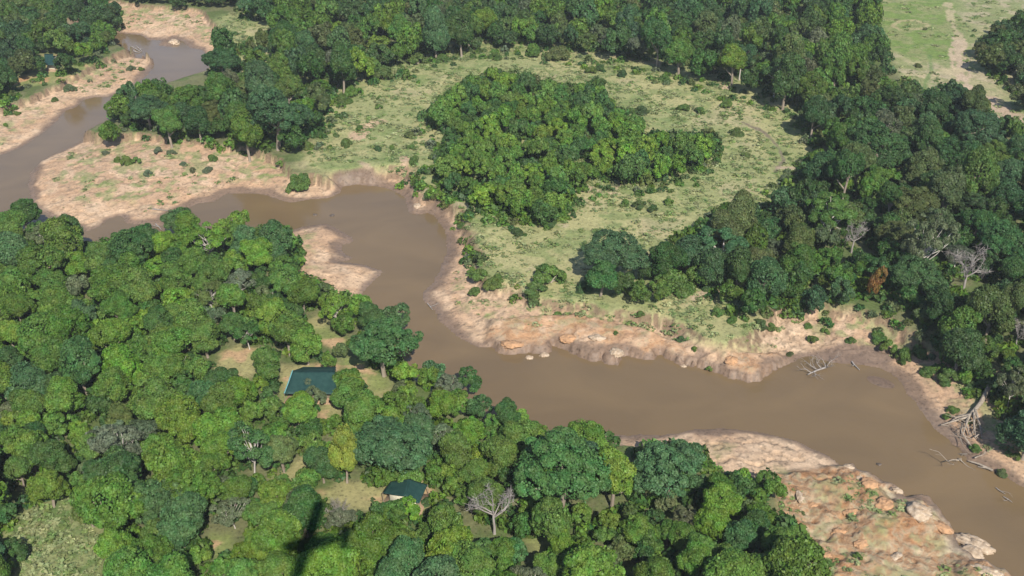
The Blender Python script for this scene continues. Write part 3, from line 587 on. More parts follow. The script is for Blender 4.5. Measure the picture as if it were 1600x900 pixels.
REGIONS = [  # canopy outline, radius range (m), mix of kinds, shape bias
 ('near', [(-150, 335), (0, 330), (40, 318), (70, 345), (110, 350), (140, 372), (150, 392), (175, 375), (215, 345), (265, 332), (305, 335), (320, 365), (345, 340), (385, 330), (405, 350), (460, 365), (468, 390), (455, 420),
   (480, 440), (510, 450), (530, 465), (580, 470), (590, 490), (640, 475), (645, 520), (645, 570), (690, 560), (765, 595), (775, 640), (800, 625), (850, 655), (880, 660), (940, 680), (962, 720), (1000, 690), (1040, 665),
   (1075, 680), (1100, 710), (1105, 740), (1140, 735), (1215, 745), (1222, 800), (1215, 830), (1255, 850), (1275, 900), (1290, 990), (1300, 1040), (-150, 1040)], (3.6, 6.6), 'mmmmmmmbbkkdg', 'broad', (.9, 1.25)),
 ('right', [(1250, 170), (1290, 150), (1340, 130), (1400, 140), (1420, 125), (1440, 150), (1490, 135), (1520, 160), (1580, 200), (1600, 210), (1790, 215), (1790, 760), (1600, 690), (1590, 660), (1560, 610), (1540, 590), (1490, 560),
   (1440, 500), (1400, 470), (1340, 470), (1290, 470), (1240, 480), (1200, 490), (1150, 480), (1130, 450), (1090, 440), (1060, 425), (1040, 395), (1080, 360), (1130, 335), (1180, 330), (1230, 290), (1260, 260), (1270, 220), (1250, 195)], (3.4, 6.2), 'dddkkkkmmmoog', 'broad', (.95, 1.6)),
 ('island', [(660, 190), (700, 150), (770, 115), (800, 120), (850, 140), (900, 140), (930, 130), (960, 170), (1000, 190), (1010, 215), (1060, 215), (1110, 215), (1128, 240), (1090, 260), (1070, 275), (1000, 290), (960, 285), (930, 280),
   (900, 300), (880, 345), (800, 350), (745, 318), (705, 305), (678, 288), (690, 240), (700, 215)], (2.8, 4.6), 'mmmmmmbbbkkk', 'tall', (.85, 1.55)),
 ('top', [(380, -60), (1370, -60), (1375, 40), (1395, 95), (1390, 130), (1330, 150), (1280, 165), (1230, 165), (1160, 140), (1060, 110), (960, 85), (860, 75), (800, 70), (720, 80), (650, 95), (600, 110), (560, 125), (520, 145), (505, 180),
   (500, 215), (480, 235), (440, 235), (360, 225), (290, 215), (220, 205), (175, 190), (165, 160), (235, 130), (265, 140), (300, 150), (330, 135), (320, 85), (345, 65), (375, 75), (400, 60), (440, 50), (420, 35), (370, 30)], (3.8, 6.8), 'dddkkkkmmmmobog', 'tall', (.8, 1.75)),
 ('left', [(-60, -60), (170, -60), (188, 20), (185, 45), (160, 75), (120, 90), (100, 108), (80, 112), (55, 125), (35, 130), (10, 150), (-60, 180)], (3.2, 5.2), 'ddkkkmmo', 'tall', (1.0, 1.4)),
 ('strip', [(140, -60), (420, -60), (420, 12), (330, 6), (240, 2), (170, -4)], (3.4, 5.4), 'ddkkkmmo', 'tall', (.9, 1.4)),
 ('far', [(1520, 75), (1545, 50), (1575, 25), (1680, 0), (1680, 190), (1600, 170), (1590, 120), (1540, 100)], (3.2, 5.2), 'kkdo', 'broad', (.9, 1.2)),
]
rng = random.Random(5)
trees = []   # dict: x, y, r, hz (height scale), kind, form, px, py
def place(px, py, diam, kind, form, hz=None, rr=None):
    hz = hz or rng.uniform(.95, 1.25)
    r = (rr or 4.5); z = PLAIN
    for it in range(4):
        x, y = P(px, py, z + CZ * r * hz); 
        _, _, sc = proj(x, y, z)
        if rr is None: r = diam / 2 / sc
        if it == 2: z = max(.3, float(ground(np.array([x]), np.array([y]))[0]))
    return dict(x=float(x), y=float(y), z=z, r=float(r), hz=hz, kind=kind, form=form, px=px, py=py)
for (ox, oy), lst in MAN.items():
    for e in lst:
        d = e[2] / 3; form = e[4] if len(e) > 4 else None
        t = place(ox + e[0] / 3, oy + e[1] / 3, d, e[3], form)
        t['man'] = True
        if t['r'] > 6.0 and form is None: t['form'] = 'big'
        if t['r'] > 6.0: t['hz'] *= .85
        if e[3] in 'yr': t = place(ox + e[0] / 3, oy + e[1] / 3, d, e[3], form, hz=2.3 if e[3] == 'r' else 1.75); t['man'] = True
        trees.append(t)
def pix_sdf(poly, px, py): return float(sdf(poly, np.array([px]), np.array([py]))[0])
KEEP = [(1513, 420, 66), (770, 800, 66), (1335, 368, 44), (538, 705, 70), (1373, 440, 40), (85, 705, 30), (600, 530, 95), (528, 800, 36), (1040, 720, 90), (1592, 520, 30)]
CLEAR_T = CLEARINGS[:10] + [CLEARINGS[11]]
for name, poly, (ra, rb), mixk, shape, hzr in REGIONS + [(q[0], q[1], (2.0, 3.3), q[3], q[4], (.9, 1.3)) for q in REGIONS[:2]]:
    pa = np.array(poly, float)
    x0, y0 = P(pa[:, 0], np.clip(pa[:, 1], -60, 1040), PLAIN + 5)
    N = 3200 if name != 'top' else 5200
    cx = np.array([rng.uniform(x0.min(), x0.max()) for _ in range(N)]); cy = np.array([rng.uniform(y0.min(), y0.max()) for _ in range(N)])
    rr = np.array([ra + (rb - ra) * rng.random() ** 1.3 for _ in range(N)])
    px, py, sc = proj(cx, cy, PLAIN + 1.2 * rr)
    sd0 = sdf(poly, px, py); dw = sdf(RIV, cx, cy)
    hole = np.full(N, 1e9)
    for c in CLEAR_T: hole = np.minimum(hole, sdf(c, px, py))
    okm = (sd0 < -.55 * rr * sc) & (dw > 1.0) & (hole > .75 * rr * sc)
    for i in np.nonzero(okm)[0]:
        good = True
        if any(abs(px[i] - kx) < kd * .55 + rr[i] * sc[i] * .6 and -kd * .3 < py[i] - ky < kd * .62 + rr[i] * sc[i] for kx, ky, kd in KEEP): continue
        for t in trees:
            if abs(t['y'] - cy[i]) < 14:
                k = .60 if t.get('man') else (.64 if shape == 'broad' and name == 'near' else .72)
                if (t['x'] - cx[i]) ** 2 + (t['y'] - cy[i]) ** 2 < (k * (t['r'] + rr[i])) ** 2: good = False; break
        if not good: continue
        kd = rng.choice(mixk); fm = 'sparse' if kd == 'g' or rng.random() < .04 else (shape if rng.random() < .7 else ('tall' if shape == 'broad' else 'broad'))
        trees.append(dict(x=cx[i], y=cy[i], z=PLAIN, r=rr[i], hz=rng.uniform(*hzr), kind=kd, form=fm, px=px[i], py=py[i]))
gz = ground(np.array([t['x'] for t in trees]), np.array([t['y'] for t in trees]))
for t, z in zip(trees, gz): t['z'] = max(float(z), .1); t['px'], t['py'], sc = [float(a) for a in proj(t['x'], t['y'], t['z'] + CZ * t['r'] * t['hz'])]; t['size'] = t['r'] * 2 * sc
inframe = lambda t: -t['size'] * .3 < t['px'] < 1600 + t['size'] * .3 and -t['size'] * .2 < t['py'] < 900 + t['size'] * .25
trees.sort(key=lambda t: -(t['size'] if inframe(t) else t['size'] * .01))
MAXT = 296
single, mass = trees[:MAXT], trees[MAXT:]
print('trees', len(trees), 'single', len(single), 'mass', len(mass), 'smallest single px', single[-1]['size'])
LABELS = []
REGF = dict(strip=.85, near=1.22, island=1.3, right=.98, top=1.0, left=.92, far=.9)  # leaf brightness by region: species, plus sun-angle brightening put into the colour
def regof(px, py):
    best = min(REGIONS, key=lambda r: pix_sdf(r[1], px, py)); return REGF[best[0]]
def tint(kind, f=1.0):
    c = np.array(TINT[kind]) * f; return c * np.array([rng.uniform(.88, 1.12), rng.uniform(.93, 1.07), rng.uniform(.8, 1.2)]) * rng.choice([.84, .93, 1, 1, 1.06, 1.16])
FORMS = {'broad': ('round crowned', 'broad'), 'tall': ('tall', 'tall'), 'big': ('spreading', 'big'), 'sparse': ('thin crowned', 'sparse'), 'sparse2': ('loose crowned', 'sparse2')}
add_kind('sparse2', 3, n=11000, nc=80, leaf=.03, flat=.95, cr=(.11, .22), lobes=.42, subs=6, spread=.5, squash=.65, bark=M_PALE, limbs=14, reach=.95, r0=.042)
for t in single:
    form = t['form'] or rng.choice(['broad', 'broad', 'tall'])
    cm, tm, _ = rng.choice(KINDS[form])
    o = link('tree', None, loc=(t['x'], t['y'], t['z'])); o.rotation_euler = (0, 0, rng.uniform(0, 6.28))
    o['category'] = 'tree'; o['group'] = 'trees of the riverside forest'
    s = t['r'] * rng.uniform(1.06, 1.16); o.scale = (s * rng.uniform(.93, 1.07), s * rng.uniform(.93, 1.07), s * t['hz'])
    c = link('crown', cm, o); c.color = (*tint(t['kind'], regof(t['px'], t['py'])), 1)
    k = link('trunk', tm, o)
    size = 'huge' if t['r'] > 7.2 else 'large' if t['r'] > 5.2 else 'mid-sized' if t['r'] > 3.9 else 'small'
    LABELS.append(dict(o=o, adj=f"{size} {FORMS[form][0]}", noun='tree', hue=HUE[t['kind']], px=t['px'], py=t['py']))
# dead trees
for px, py, d, lab in [(1513, 420, 66, 0), (772, 795, 74, 1), (1335, 368, 44, 2), (85, 705, 34, 0), (1592, 520, 40, 1), (1034, 40, 24, 2), (528, 800, 40, 2)]:
    t = place(px, py, d, 'x', None, hz=1.15)
    o = link('dead_tree', None, loc=(t['x'], t['y'], t['z'] - .1)); s = t['r']; o.scale = (s, s, s * 1.3); o.rotation_euler = (0, 0, rng.uniform(0, 6.28))
    o['category'] = 'tree'; o['group'] = 'leafless trees among the forest'
    b, tw = DEAD[lab]; link('branches', b, o); link('twigs', tw, o)
    LABELS.append(dict(o=o, adj='leafless', noun='dead tree', hue='grey', px=px, py=py, dead=True))
# the far wood, one mass
def merge(items, kind_key, protos, mat, name, labelkw):
    V, Fc, T, Ti = [], [], [], []; n = 0
    for t in items:
        v, tn = protos[rng.randrange(len(protos))]; a = rng.uniform(0, 6.28); c, s = math.cos(a), math.sin(a)
        r = t['r'] * 1.05
        q = np.empty_like(v); q[:, 0] = (v[:, 0] * c - v[:, 1] * s) * r + t['x']; q[:, 1] = (v[:, 0] * s + v[:, 1] * c) * r + t['y']; q[:, 2] = v[:, 2] * r * t['hz'] + t['z']
        V.append(q); m = len(v) // 4; Fc.append(np.arange(4 * m).reshape(m, 4) + n); n += 4 * m; T.append(tn); Ti.append(np.tile(t['tint'], (m, 1)))
    me = mesh_np(name, np.concatenate(V), np.concatenate(Fc), mat, False, np.concatenate(T), np.concatenate(Ti))
    return link(name, me, kind='stuff', **labelkw)
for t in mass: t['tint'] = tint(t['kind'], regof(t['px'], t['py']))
merge(mass, None, [k[2] for k in KINDS['low']], M_LEAFT, 'far_forest', dict(label='dense dark green forest filling the back of the valley and the gaps', cat='forest'))

# ------------------------------------------------------------------ undergrowth and tussocks
def patch_protos(n, leaf, seed, flat):
    out = []
    for s in range(6):
        g = np.random.default_rng(seed + s); c, r = clumps(g, 7, flat, 0.0, (.35, .55), .2)
        v, f, t = leaves(g, c, r, n, leaf); v[:, 2] += .12; out.append((v, t))
    return out
def scatter(polys, n, z=PLAIN):
    out = []
    for poly, k in zip(polys, n):
        pa = np.array(poly, float); x0, y0 = P(pa[:, 0], pa[:, 1], z)
        cx = np.array([rng.uniform(x0.min(), x0.max()) for _ in range(k)]); cy = np.array([rng.uniform(y0.min(), y0.max()) for _ in range(k)])
        px, py, _ = proj(cx, cy, z); m = (sdf(poly, px, py) < 0)
        out.append(np.stack([cx[m], cy[m]], 1))
    return np.concatenate(out)
pts = scatter([r[1] for r in REGIONS] + [MEADOW], [4200, 3200, 2200, 5200, 1800, 300, 500, 1])
dw = sdf(RIV, pts[:, 0], pts[:, 1]); px, py, _ = proj(pts[:, 0], pts[:, 1], PLAIN); hole = np.full(len(pts), 1e9)
for c in CLEARINGS: hole = np.minimum(hole, sdf(c, px, py))
pts = pts[(dw > 2) & (hole > 6)]; gz = ground(pts[:, 0], pts[:, 1])
px, py, _ = proj(pts[:, 0], pts[:, 1], PLAIN); edge = np.full(len(pts), -1e9)
edge = np.max(np.stack([-np.abs(sdf(r[1], px, py)) for r in REGIONS]), 0)
items = [dict(x=p[0], y=p[1], z=z, r=rng.uniform(1.2, 2.6) * (1.25 if e > -16 else 1), hz=rng.uniform(.8, 1.5), tint=tint(rng.choice('mkkko' if p[1] > 320 else 'mmkkb'))) for p, z, e in zip(pts, gz, edge)]
SKIRT = [([(505, 225), (522, 168), (560, 140), (620, 120), (680, 100), (740, 86), (800, 84), (870, 90), (960, 102), (1060, 128), (1160, 155), (1230, 175), (1262, 200), (1268, 250), (1220, 300), (1150, 345), (1090, 375)], 11),
 ([(1110, 455), (1160, 492), (1240, 478), (1330, 475), (1400, 492), (1450, 535), (1490, 572), (1540, 602), (1590, 650)], 9), ([(185, 198), (240, 208), (320, 220), (400, 231), (470, 240), (505, 232)], 5),
 ([(655, 205), (690, 240), (645, 285), (690, 305), (745, 318), (800, 352), (880, 348), (905, 305), (950, 290), (1010, 298), (1080, 278), (1130, 245)], 8), ([(350, 60), (390, 90), (430, 60), (460, 70), (400, 120), (340, 120)], 14),
 ([(0, 170), (40, 135), (90, 118), (150, 92), (185, 60)], 5), ([(1525, 85), (1545, 110), (1590, 150)], 4), ([(560, 275), (640, 280), (700, 320), (740, 345)], 6), ([(700, 330), (760, 440), (840, 470), (900, 480)], 12)]
for line, jit in SKIRT:
    seg = W(line, PLAIN); ln = np.hypot(*(seg[1:] - seg[:-1]).T)
    for (a, b, l_, pa, pb) in zip(seg[:-1], seg[1:], ln, line[:-1], line[1:]):
        for k in range(int(l_ * (.62 if jit < 12 else .25))):
            u = rng.random(); x, y = P(pa[0] + (pb[0] - pa[0]) * u + rng.gauss(0, jit), pa[1] + (pb[1] - pa[1]) * u + rng.gauss(0, jit * .7), PLAIN)
            if sdf(RIV, np.array([x]), np.array([y]))[0] < 2: continue
            items.append(dict(x=float(x), y=float(y), z=float(ground(np.array([x]), np.array([y]))[0]), r=rng.uniform(.8, 2.3), hz=rng.uniform(.75, 1.4), tint=tint(rng.choice('mmkkgob'), 1.05)))
merge(items, None, patch_protos(110, .2, 40, .8), M_LEAFT, 'undergrowth', dict(label='low green undergrowth filling the gaps between the trees', cat='undergrowth'))
allreg = [r[1] for r in REGIONS]
GR = [(.17, .2, .085), (.13, .18, .055), (.2, .22, .1), (.1, .15, .045), (.21, .225, .105), (.15, .19, .075)]
pts = scatter([MEADOW, FIELD, SANDS[0][0], SANDS[1][0], SANDS[2][0], SANDS[3][0], ROCKS, CLEARINGS[9], SCRUB], [26000, 5000, 3000, 1300, 1500, 1000, 1300, 3500, 3000])
dens = fbm(pts[:, 0] / 9, pts[:, 1] / 9, 51 + 7, 4); dw = sdf(RIV, pts[:, 0], pts[:, 1])
md = sdf(MEADW, pts[:, 0], pts[:, 1])
md = np.minimum(np.minimum(md, sdf(SCRUBW, pts[:, 0], pts[:, 1])), sdf(CLEARW[9], pts[:, 0], pts[:, 1]))
pts = pts[((dens > .47) | ((np.arange(len(pts)) % 5) == 0)) & (dw > 5) & ((md < 0) | (dens > .52))]
for tr in [TRACKS[0], TRACKS[4], TRACKS[8]]:
    pts = pts[linedist(W(tr[0], PLAIN), pts[:, 0], pts[:, 1]) > tr[1] * .8]
gz = ground(pts[:, 0], pts[:, 1])
items = [dict(x=p[0], y=p[1], z=z, r=.3 + 1.25 * rng.random() ** 3, hz=rng.uniform(.35, .75), tint=np.array(rng.choice(GR)) * rng.uniform(1.05, 1.55)) for p, z in zip(pts, gz)]
print('tussocks', len(items))
merge(items, None, patch_protos(26, .3, 60, .7), M_LEAFT, 'grass_tussocks', dict(label='low green tussocks and scrub dotted over the meadow', cat='grass'))

# ------------------------------------------------------------------ shrubs that stand alone
SHRUBS = [(590, 232, 16, 'k'), (593, 153, 12, 'm'), (592, 168, 14, 'm'), (647, 250, 20, 'm'), (562, 201, 14, 'm'), (612, 231, 13, 'm'), (644, 230, 15, 'm'), (622, 258, 9, 'm'), (540, 225, 22, 'm'), (535, 158, 30, 'm'), (548, 148, 26, 'm'),
 (1003, 175, 26, 'k'), (973, 117, 20, 'k'), (1150, 208, 24, 'm'), (1165, 243, 16, 'm'), (985, 175, 20, 'm'), (1040, 125, 20, 'm'), (1070, 170, 22, 'm'), (1095, 175, 18, 'm'), (1135, 165, 22, 'b'), (925, 112, 22, 'm'), (938, 108, 16, 'k'),
 (872, 90, 42, 'o'), (832, 85, 34, 'm'), (737, 72, 46, 'k'), (690, 95, 26, 'm'), (652, 98, 30, 'm'), (600, 122, 38, 'm'), (640, 80, 24, 'o'), (775, 90, 24, 'm'),
 (750, 432, 34, 'm'), (768, 442, 30, 'm'), (742, 458, 22, 'm'), (738, 425, 20, 'b'), (778, 436, 24, 'm'), (809, 364, 24, 'k'), (860, 350, 30, 'k'), (722, 352, 16, 'm'), (755, 330, 14, 'm'), (752, 410, 13, 'm'),
 (1000, 323, 24, 'k'), (1020, 327, 18, 'k'), (978, 318, 17, 'm'), (1045, 317, 20, 'b'), (858, 440, 58, 'm'), (835, 455, 40, 'm'), (1055, 452, 66, 'm'), (995, 458, 40, 'm'), (1113, 447, 36, 'k'), (1025, 430, 26, 'k'), (912, 450, 30, 'k'),
 (1268, 462, 27, 'o'), (1290, 517, 15, 'b'), (1262, 510, 14, 'm'), (1270, 530, 19, 'm'), (1235, 552, 13, 'o'), (1206, 507, 20, 'm'), (1330, 531, 18, 'm'), (1388, 545, 36, 'b'), (1372, 528, 26, 'm'), (1412, 560, 34, 'm'), (1440, 555, 28, 'm'),
 (1450, 580, 26, 'm'), (1480, 592, 40, 'm'), (1510, 588, 40, 'b'), (1540, 600, 40, 'm'), (1585, 668, 36, 'k'), (1487, 640, 20, 'm'), (1480, 650, 16, 'm'), (1588, 713, 20, 'm'), (1565, 738, 20, 'o'), (1525, 700, 20, 'm'),
 (230, 270, 18, 'g'), (198, 254, 26, 'b'), (213, 252, 18, 'm'), (183, 250, 16, 'b'), (247, 236, 16, 'g'), (268, 238, 15, 'g'), (332, 246, 19, 'm'), (325, 264, 18, 'g'), (287, 255, 14, 'g'), (165, 238, 14, 'g'), (300, 264, 14, 'g'),
 (107, 136, 22, 'g'), (205, 107, 15, 'g'), (219, 107, 12, 'm'), (85, 155, 13, 'm'), (25, 178, 13, 'm'), (140, 127, 9, 'g'), (8, 195, 10, 'm'), (465, 275, 40, 'm'), (440, 262, 20, 'b'), (480, 230, 24, 'b'), (455, 232, 20, 'o'),
 (1523, 47, 9, 'k'), (1520, 55, 8, 'm'), (1446, 45, 9, 'g'), (1435, 103, 14, 'o'), (582, 779, 10, 'k'), (668, 783, 22, 'k'), (1340, 870, 18, 'm'), (1295, 880, 14, 'm'), (1255, 800, 10, 'o'), (1000, 500, 14, 'm'), (1065, 515, 18, 'k'), (962, 518, 10, 'm'),
 (1110, 560, 14, 'm'), (1085, 540, 12, 'b'), (1120, 490, 22, 'm'), (1190, 505, 28, 'k'), (1145, 500, 20, 'm')]
for px, py, d, k in SHRUBS:
    z = PLAIN
    for it in range(3):
        x, y = P(px, py, z + .55); z = max(.2, float(ground(np.array([x]), np.array([y]))[0])); _, _, sc = proj(x, y, z)
    r = d / 2 / float(sc); fm, sm = rng.choice(BUSH)
    o = link('shrub', None, loc=(float(x), float(y), z)); o.rotation_euler = (0, 0, rng.uniform(0, 6.28)); o.scale = (r * rng.uniform(.9, 1.15), r * rng.uniform(.9, 1.15), r * rng.uniform(.9, 1.25))
    o['category'] = 'shrub'; o['group'] = 'shrubs on the open ground'
    c = link('foliage', fm, o); c.color = (*tint(k, 1.1) * .8 + .2 * np.array((.1, .11, .06)), 1); link('stem', sm, o)
    LABELS.append(dict(o=o, adj='big leafy' if d > 28 else 'rounded' if d > 15 else 'little', noun='shrub', hue=HUE[k], px=px, py=py))

# ------------------------------------------------------------------ rocks
M_ROCK = noisy_mat('sand_rock', (.27, .19, .12), (.5, .4, .29), 1.1, bump=.8)
M_ROCKO = noisy_mat('orange_rock', (.3, .18, .1), (.47, .27, .14), 1.0, bump=.8)
M_ROCKD = noisy_mat('wet_rock', (.07, .055, .045), (.14, .11, .085), 1.3, rough=.5)
def boulder(seed, sx, sy, sz):
    bm = bmesh.new(); bmesh.ops.create_icosphere(bm, subdivisions=4, radius=1)
    off = Vector((seed * 3.7, seed * 1.3, seed * 2.1))
    for v in bm.verts:
        p = v.co.copy(); n = mnoise.fractal(p * 1.3 + off, .75, 2.1, 6); n2 = abs(mnoise.noise(p * 2.3 + off))
        q = p * (1 + .26 * n - .2 * n2)
        st = round(q.z * 5) / 5; q.z = q.z * .4 + st * .6; q -= p * .3 * max(0, .06 - abs(mnoise.noise(p * 1.7 + off * 2))) / .06
        v.co = Vector((q.x * sx, q.y * sy, max(q.z, -.5) * sz))
    me = bpy.data.meshes.new('boulder'); bm.to_mesh(me); bm.free()
    for p in me.polygons: p.use_smooth = True
    return me
BOULD = [(1524, 851, 62, 27, -38, 'sand', 'long sandy boulder lying in the water off the orange rocks'), (1516, 867, 46, 30, -25, 'sand', 'broad grass topped boulder just inside the long boulder in the water'),
 (1540, 893, 56, 22, -20, 'sand', 'flat boulder at the bottom edge where the rocky bank meets water'), (1325, 731, 18, 10, -10, 'sand', 'pale double rock at the tip of the lower beach'), (1343, 745, 13, 10, -30, 'sand', 'pale round rock beside the tip of the lower beach'),
 (1402, 766, 20, 11, -20, 'sand', 'pale rock on the shore between the two rocky points'), (1358, 758, 30, 20, -40, 'orange', 'oval red brown slab near the lower beach tip'), (1382, 788, 36, 30, -40, 'orange', 'large orange slab with a deep shadowed crack on its left'),
 (1437, 800, 46, 30, -45, 'sand', 'big pale headland rock jutting into the river'), (1470, 825, 40, 18, -48, 'orange', 'red brown ridge rock along the river edge'), (1391, 764, 9, 7, 0, 'dark', 'small dark stone behind the pale shore rock'),
 (1373, 726, 10, 6, 0, 'dark', 'lone dark rock in the river off the rocky bank'), (827, 559, 14, 8, 0, 'sand', 'flat pale stone in the shallows below the orange ledge'), (1068, 572, 10, 7, 0, 'sand', 'small pale stone in the shallows below the middle ledge'),
 (850, 552, 18, 9, 10, 'sand', 'pale rock at the mouth of the notch in the orange ledge'), (962, 560, 22, 16, 60, 'sand', 'blocky pale rock jutting from the ledge into the river'), (1142, 565, 22, 16, 0, 'orange', 'rounded brown rock at the end of the grassy ledge'),
 (492, 336, 8, 4, 0, 'dark', 'dark stone poking out of the river, left of the pair'), (519, 337, 8, 5, 0, 'dark', 'dark stone poking out of the river, right of the pair'), (272, 67, 20, 8, 0, 'sand', 'sandy hump in the water by the far left bank'),
 (652, 322, 14, 10, 0, 'sand', 'pale rock at the bend below the meadow corner'), (1250, 775, 12, 26, -5, 'sand', 'pale rock with dark shadow at the left of the orange rocks'), (1400, 870, 14, 22, -50, 'sand', 'grey ridge rock with a dark hollow among grass'),
 (1290, 868, 20, 12, 20, 'orange', 'low orange rock above the bottom edge'), (1310, 830, 26, 14, 15, 'orange', 'wide orange outcrop left of the middle of the rocks'), (1345, 850, 24, 14, 25, 'orange', 'bright orange outcrop in the middle of the rocks'),
 (1270, 790, 18, 10, 10, 'orange', 'small orange outcrop near the pale shadowed rock'), (1330, 800, 30, 15, 10, 'orange', 'orange outcrop below the lower beach tip'), (890, 530, 34, 14, 10, 'orange', 'orange ledge rock above the notch in the bank'),
 (933, 528, 26, 12, -10, 'sand', 'pale ledge rock right of the orange ledge rock'), (800, 540, 34, 14, -5, 'orange', 'orange ledge rock where the ledge begins')]
for i, (px, py, wx, wy, ang, mt, lab) in enumerate(BOULD):
    z = .3
    for it in range(3):
        x, y = P(px, py, z); z = max(0, float(ground(np.array([x]), np.array([y]))[0])); _, _, sc = proj(x, y, z)
    el = math.asin(min(.95, (CAM_H - z) / math.sqrt(x * x + y * y + CAM_H ** 2)))
    sx = wx / 2 / sc; sy = wy / 2 / sc / math.sin(el) * .8; sz = min(sx, sy) * (.55 if mt != 'dark' else .7)
    me = boulder(i + 1, sx, sy, max(.35, min(sz, 1.5))); me.materials.append({'sand': M_ROCK, 'orange': M_ROCKO, 'dark': M_ROCKD}[mt])
    o = link('boulder', me, label=lab, cat='boulder', group='boulders along the river bank', loc=(float(x), float(y), z - .1)); o.rotation_euler = (0, 0, R(ang))

# ------------------------------------------------------------------ driftwood and fallen trees
def P3(px, py, z): x, y = P(px, py, z); return Vector((float(x), float(y), z))
def gz1(px, py):
    z = 1.0
    for i in range(3): x, y = P(px, py, z); z = max(0.0, float(ground(np.array([x]), np.array([y]))[0]))
    return z
def G3(px, py, dz=.2): z = gz1(px, py) + dz; return P3(px, py, z)
root = G3(1545, 604, .3)
o = link('fallen_tree', None, loc=root, label='big pale fallen trunk with forked limbs lying down the right bank', cat='fallen tree')
t = Tubes(8); a, b, c = G3(1546, 603, .8), G3(1532, 630, .8), G3(1514, 651, .6)
t.add([a - root, b - root, c - root], [.62, .52, .42]); link('trunk', t.mesh('trunk', M_DRIFT), o)
rg = random.Random(3)
for ends in [[(1514, 651), (1497, 656), (1470, 664)], [(1516, 648), (1495, 652), (1482, 661)], [(1514, 650), (1508, 668), (1504, 680)], [(1524, 640), (1531, 665), (1535, 685)], [(1514, 652), (1509, 660), (1515, 680)], [(1522, 645), (1522, 668), (1524, 680)]]:
    t = Tubes(6); p = [G3(x, y, 1.2 - .3 * i) - root for i, (x, y) in enumerate(ends)]; t.add(p, [.34, .24, .1])
    for k in range(3): branchy(t, p[1 + (k > 1)], (rg.gauss(0, 1), rg.gauss(-.6, .8), rg.gauss(0, .25)), 2.2, .1, 1, rg, .6, .03)
    link('branch', t.mesh('branch', M_DRIFT), o)
root = G3(1515, 700, .1)
o = link('driftwood_pile', None, loc=root, label='heap of tangled grey roots and branches under the fallen trunk', cat='driftwood')
for k in range(9):
    t = Tubes(5); px, py = rg.uniform(1497, 1535), rg.uniform(680, 722); s0 = G3(px, py, rg.uniform(.3, 1.2)) - root
    branchy(t, s0, (rg.gauss(0, 1), rg.gauss(0, 1), rg.gauss(.1, .25)), rg.uniform(2, 4), rg.uniform(.12, .22), 2, rg, .7, .05)
    link('root', t.mesh('root', M_DRIFT), o)
root = G3(1515, 722, .1)
o = link('drift_log', None, loc=root, label='long forked pale log at the water edge below the heap of roots', cat='log'); t = Tubes(6)
t.add([G3(1513, 720, .4) - root, G3(1530, 725, .5) - root, G3(1551, 735, .4) - root], [.14, .22, .28]); link('trunk', t.mesh('trunk', M_DRIFT), o)
t = Tubes(6); t.add([G3(1528, 729, .3) - root, G3(1540, 731, .5) - root, G3(1550, 734, .5) - root], [.1, .16, .2]); link('branch', t.mesh('branch', M_DRIFT), o)
root = P3(1290, 574, .2)
o = link('drift_branch', None, loc=root, label='bare white branch lying in the muddy cove', cat='branch', group=None)
t = Tubes(6); t.add([P3(1290, 574, .5) - root, P3(1278, 578, .7) - root, P3(1262, 585, .5) - root], [.24, .2, .12]); link('stem', t.mesh('stem', M_DEAD), o)
for st, dr, ln in [((1278, 578), (-1, .6, .35), 2), ((1268, 582), (-1, -.2, .3), 1.7), ((1270, 581), (.6, -1, .1), 1.6), ((1290, 574), (.1, 1, .5), 2), ((1292, 572), (1, .7, .5), 2), ((1292, 573), (.4, -.9, .3), 1.5), ((1284, 576), (-.5, .9, .6), 1.9)]:
    t = Tubes(4); branchy(t, P3(*st, .6) - root, dr, ln, .13, 3, rg, .6, .0, (2, 4), .75); link('branch', t.mesh('branch', M_DEAD), o)
for pts_, r_, lab in [([(206, 73), (217, 79), (221, 82)], .26, 'upper pale log beached by the far left sandbank'), ([(204, 78), (213, 81), (219, 82)], .22, 'lower pale log beached by the far left sandbank'), ([(213, 72), (220, 78), (222, 81)], .2, 'short steep pale log beached by the far left sandbank'),
   ([(230, 327), (245, 327), (262, 329)], .16, 'thin grey log lying on the left sandbank above the trees'), ([(243, 350), (248, 354), (252, 359)], .2, 'short pale log in the water below the left sandbank'),
   ([(668, 474), (672, 479), (676, 484)], .16, 'pale driftwood stick on the tip of the bend beach'), ([(1556, 762), (1563, 767), (1571, 772)], .1, 'upper thin stick in the water near the right edge'), ([(1568, 776), (1575, 780), (1582, 785)], .09, 'lower thin stick in the water near the right edge'),
   ([(1331, 565), (1334, 569), (1343, 578)], .22, 'short snag standing in the muddy cove')]:
    root = G3(*pts_[0], .1); t = Tubes(6); t.add([G3(x, y, .18 + .2 * (i == 1)) - root for i, (x, y) in enumerate(pts_)], [r_, r_ * .85, r_ * .5])
    branchy(t, G3(*pts_[1], .3) - root, (rg.gauss(0, 1), rg.gauss(0, 1), .4), 1.6, r_ * .5, 1, rg, .6)
    link('drift_log', t.mesh('drift_log', M_DEAD), label=lab, cat='log', group='logs and sticks along the river', loc=root)

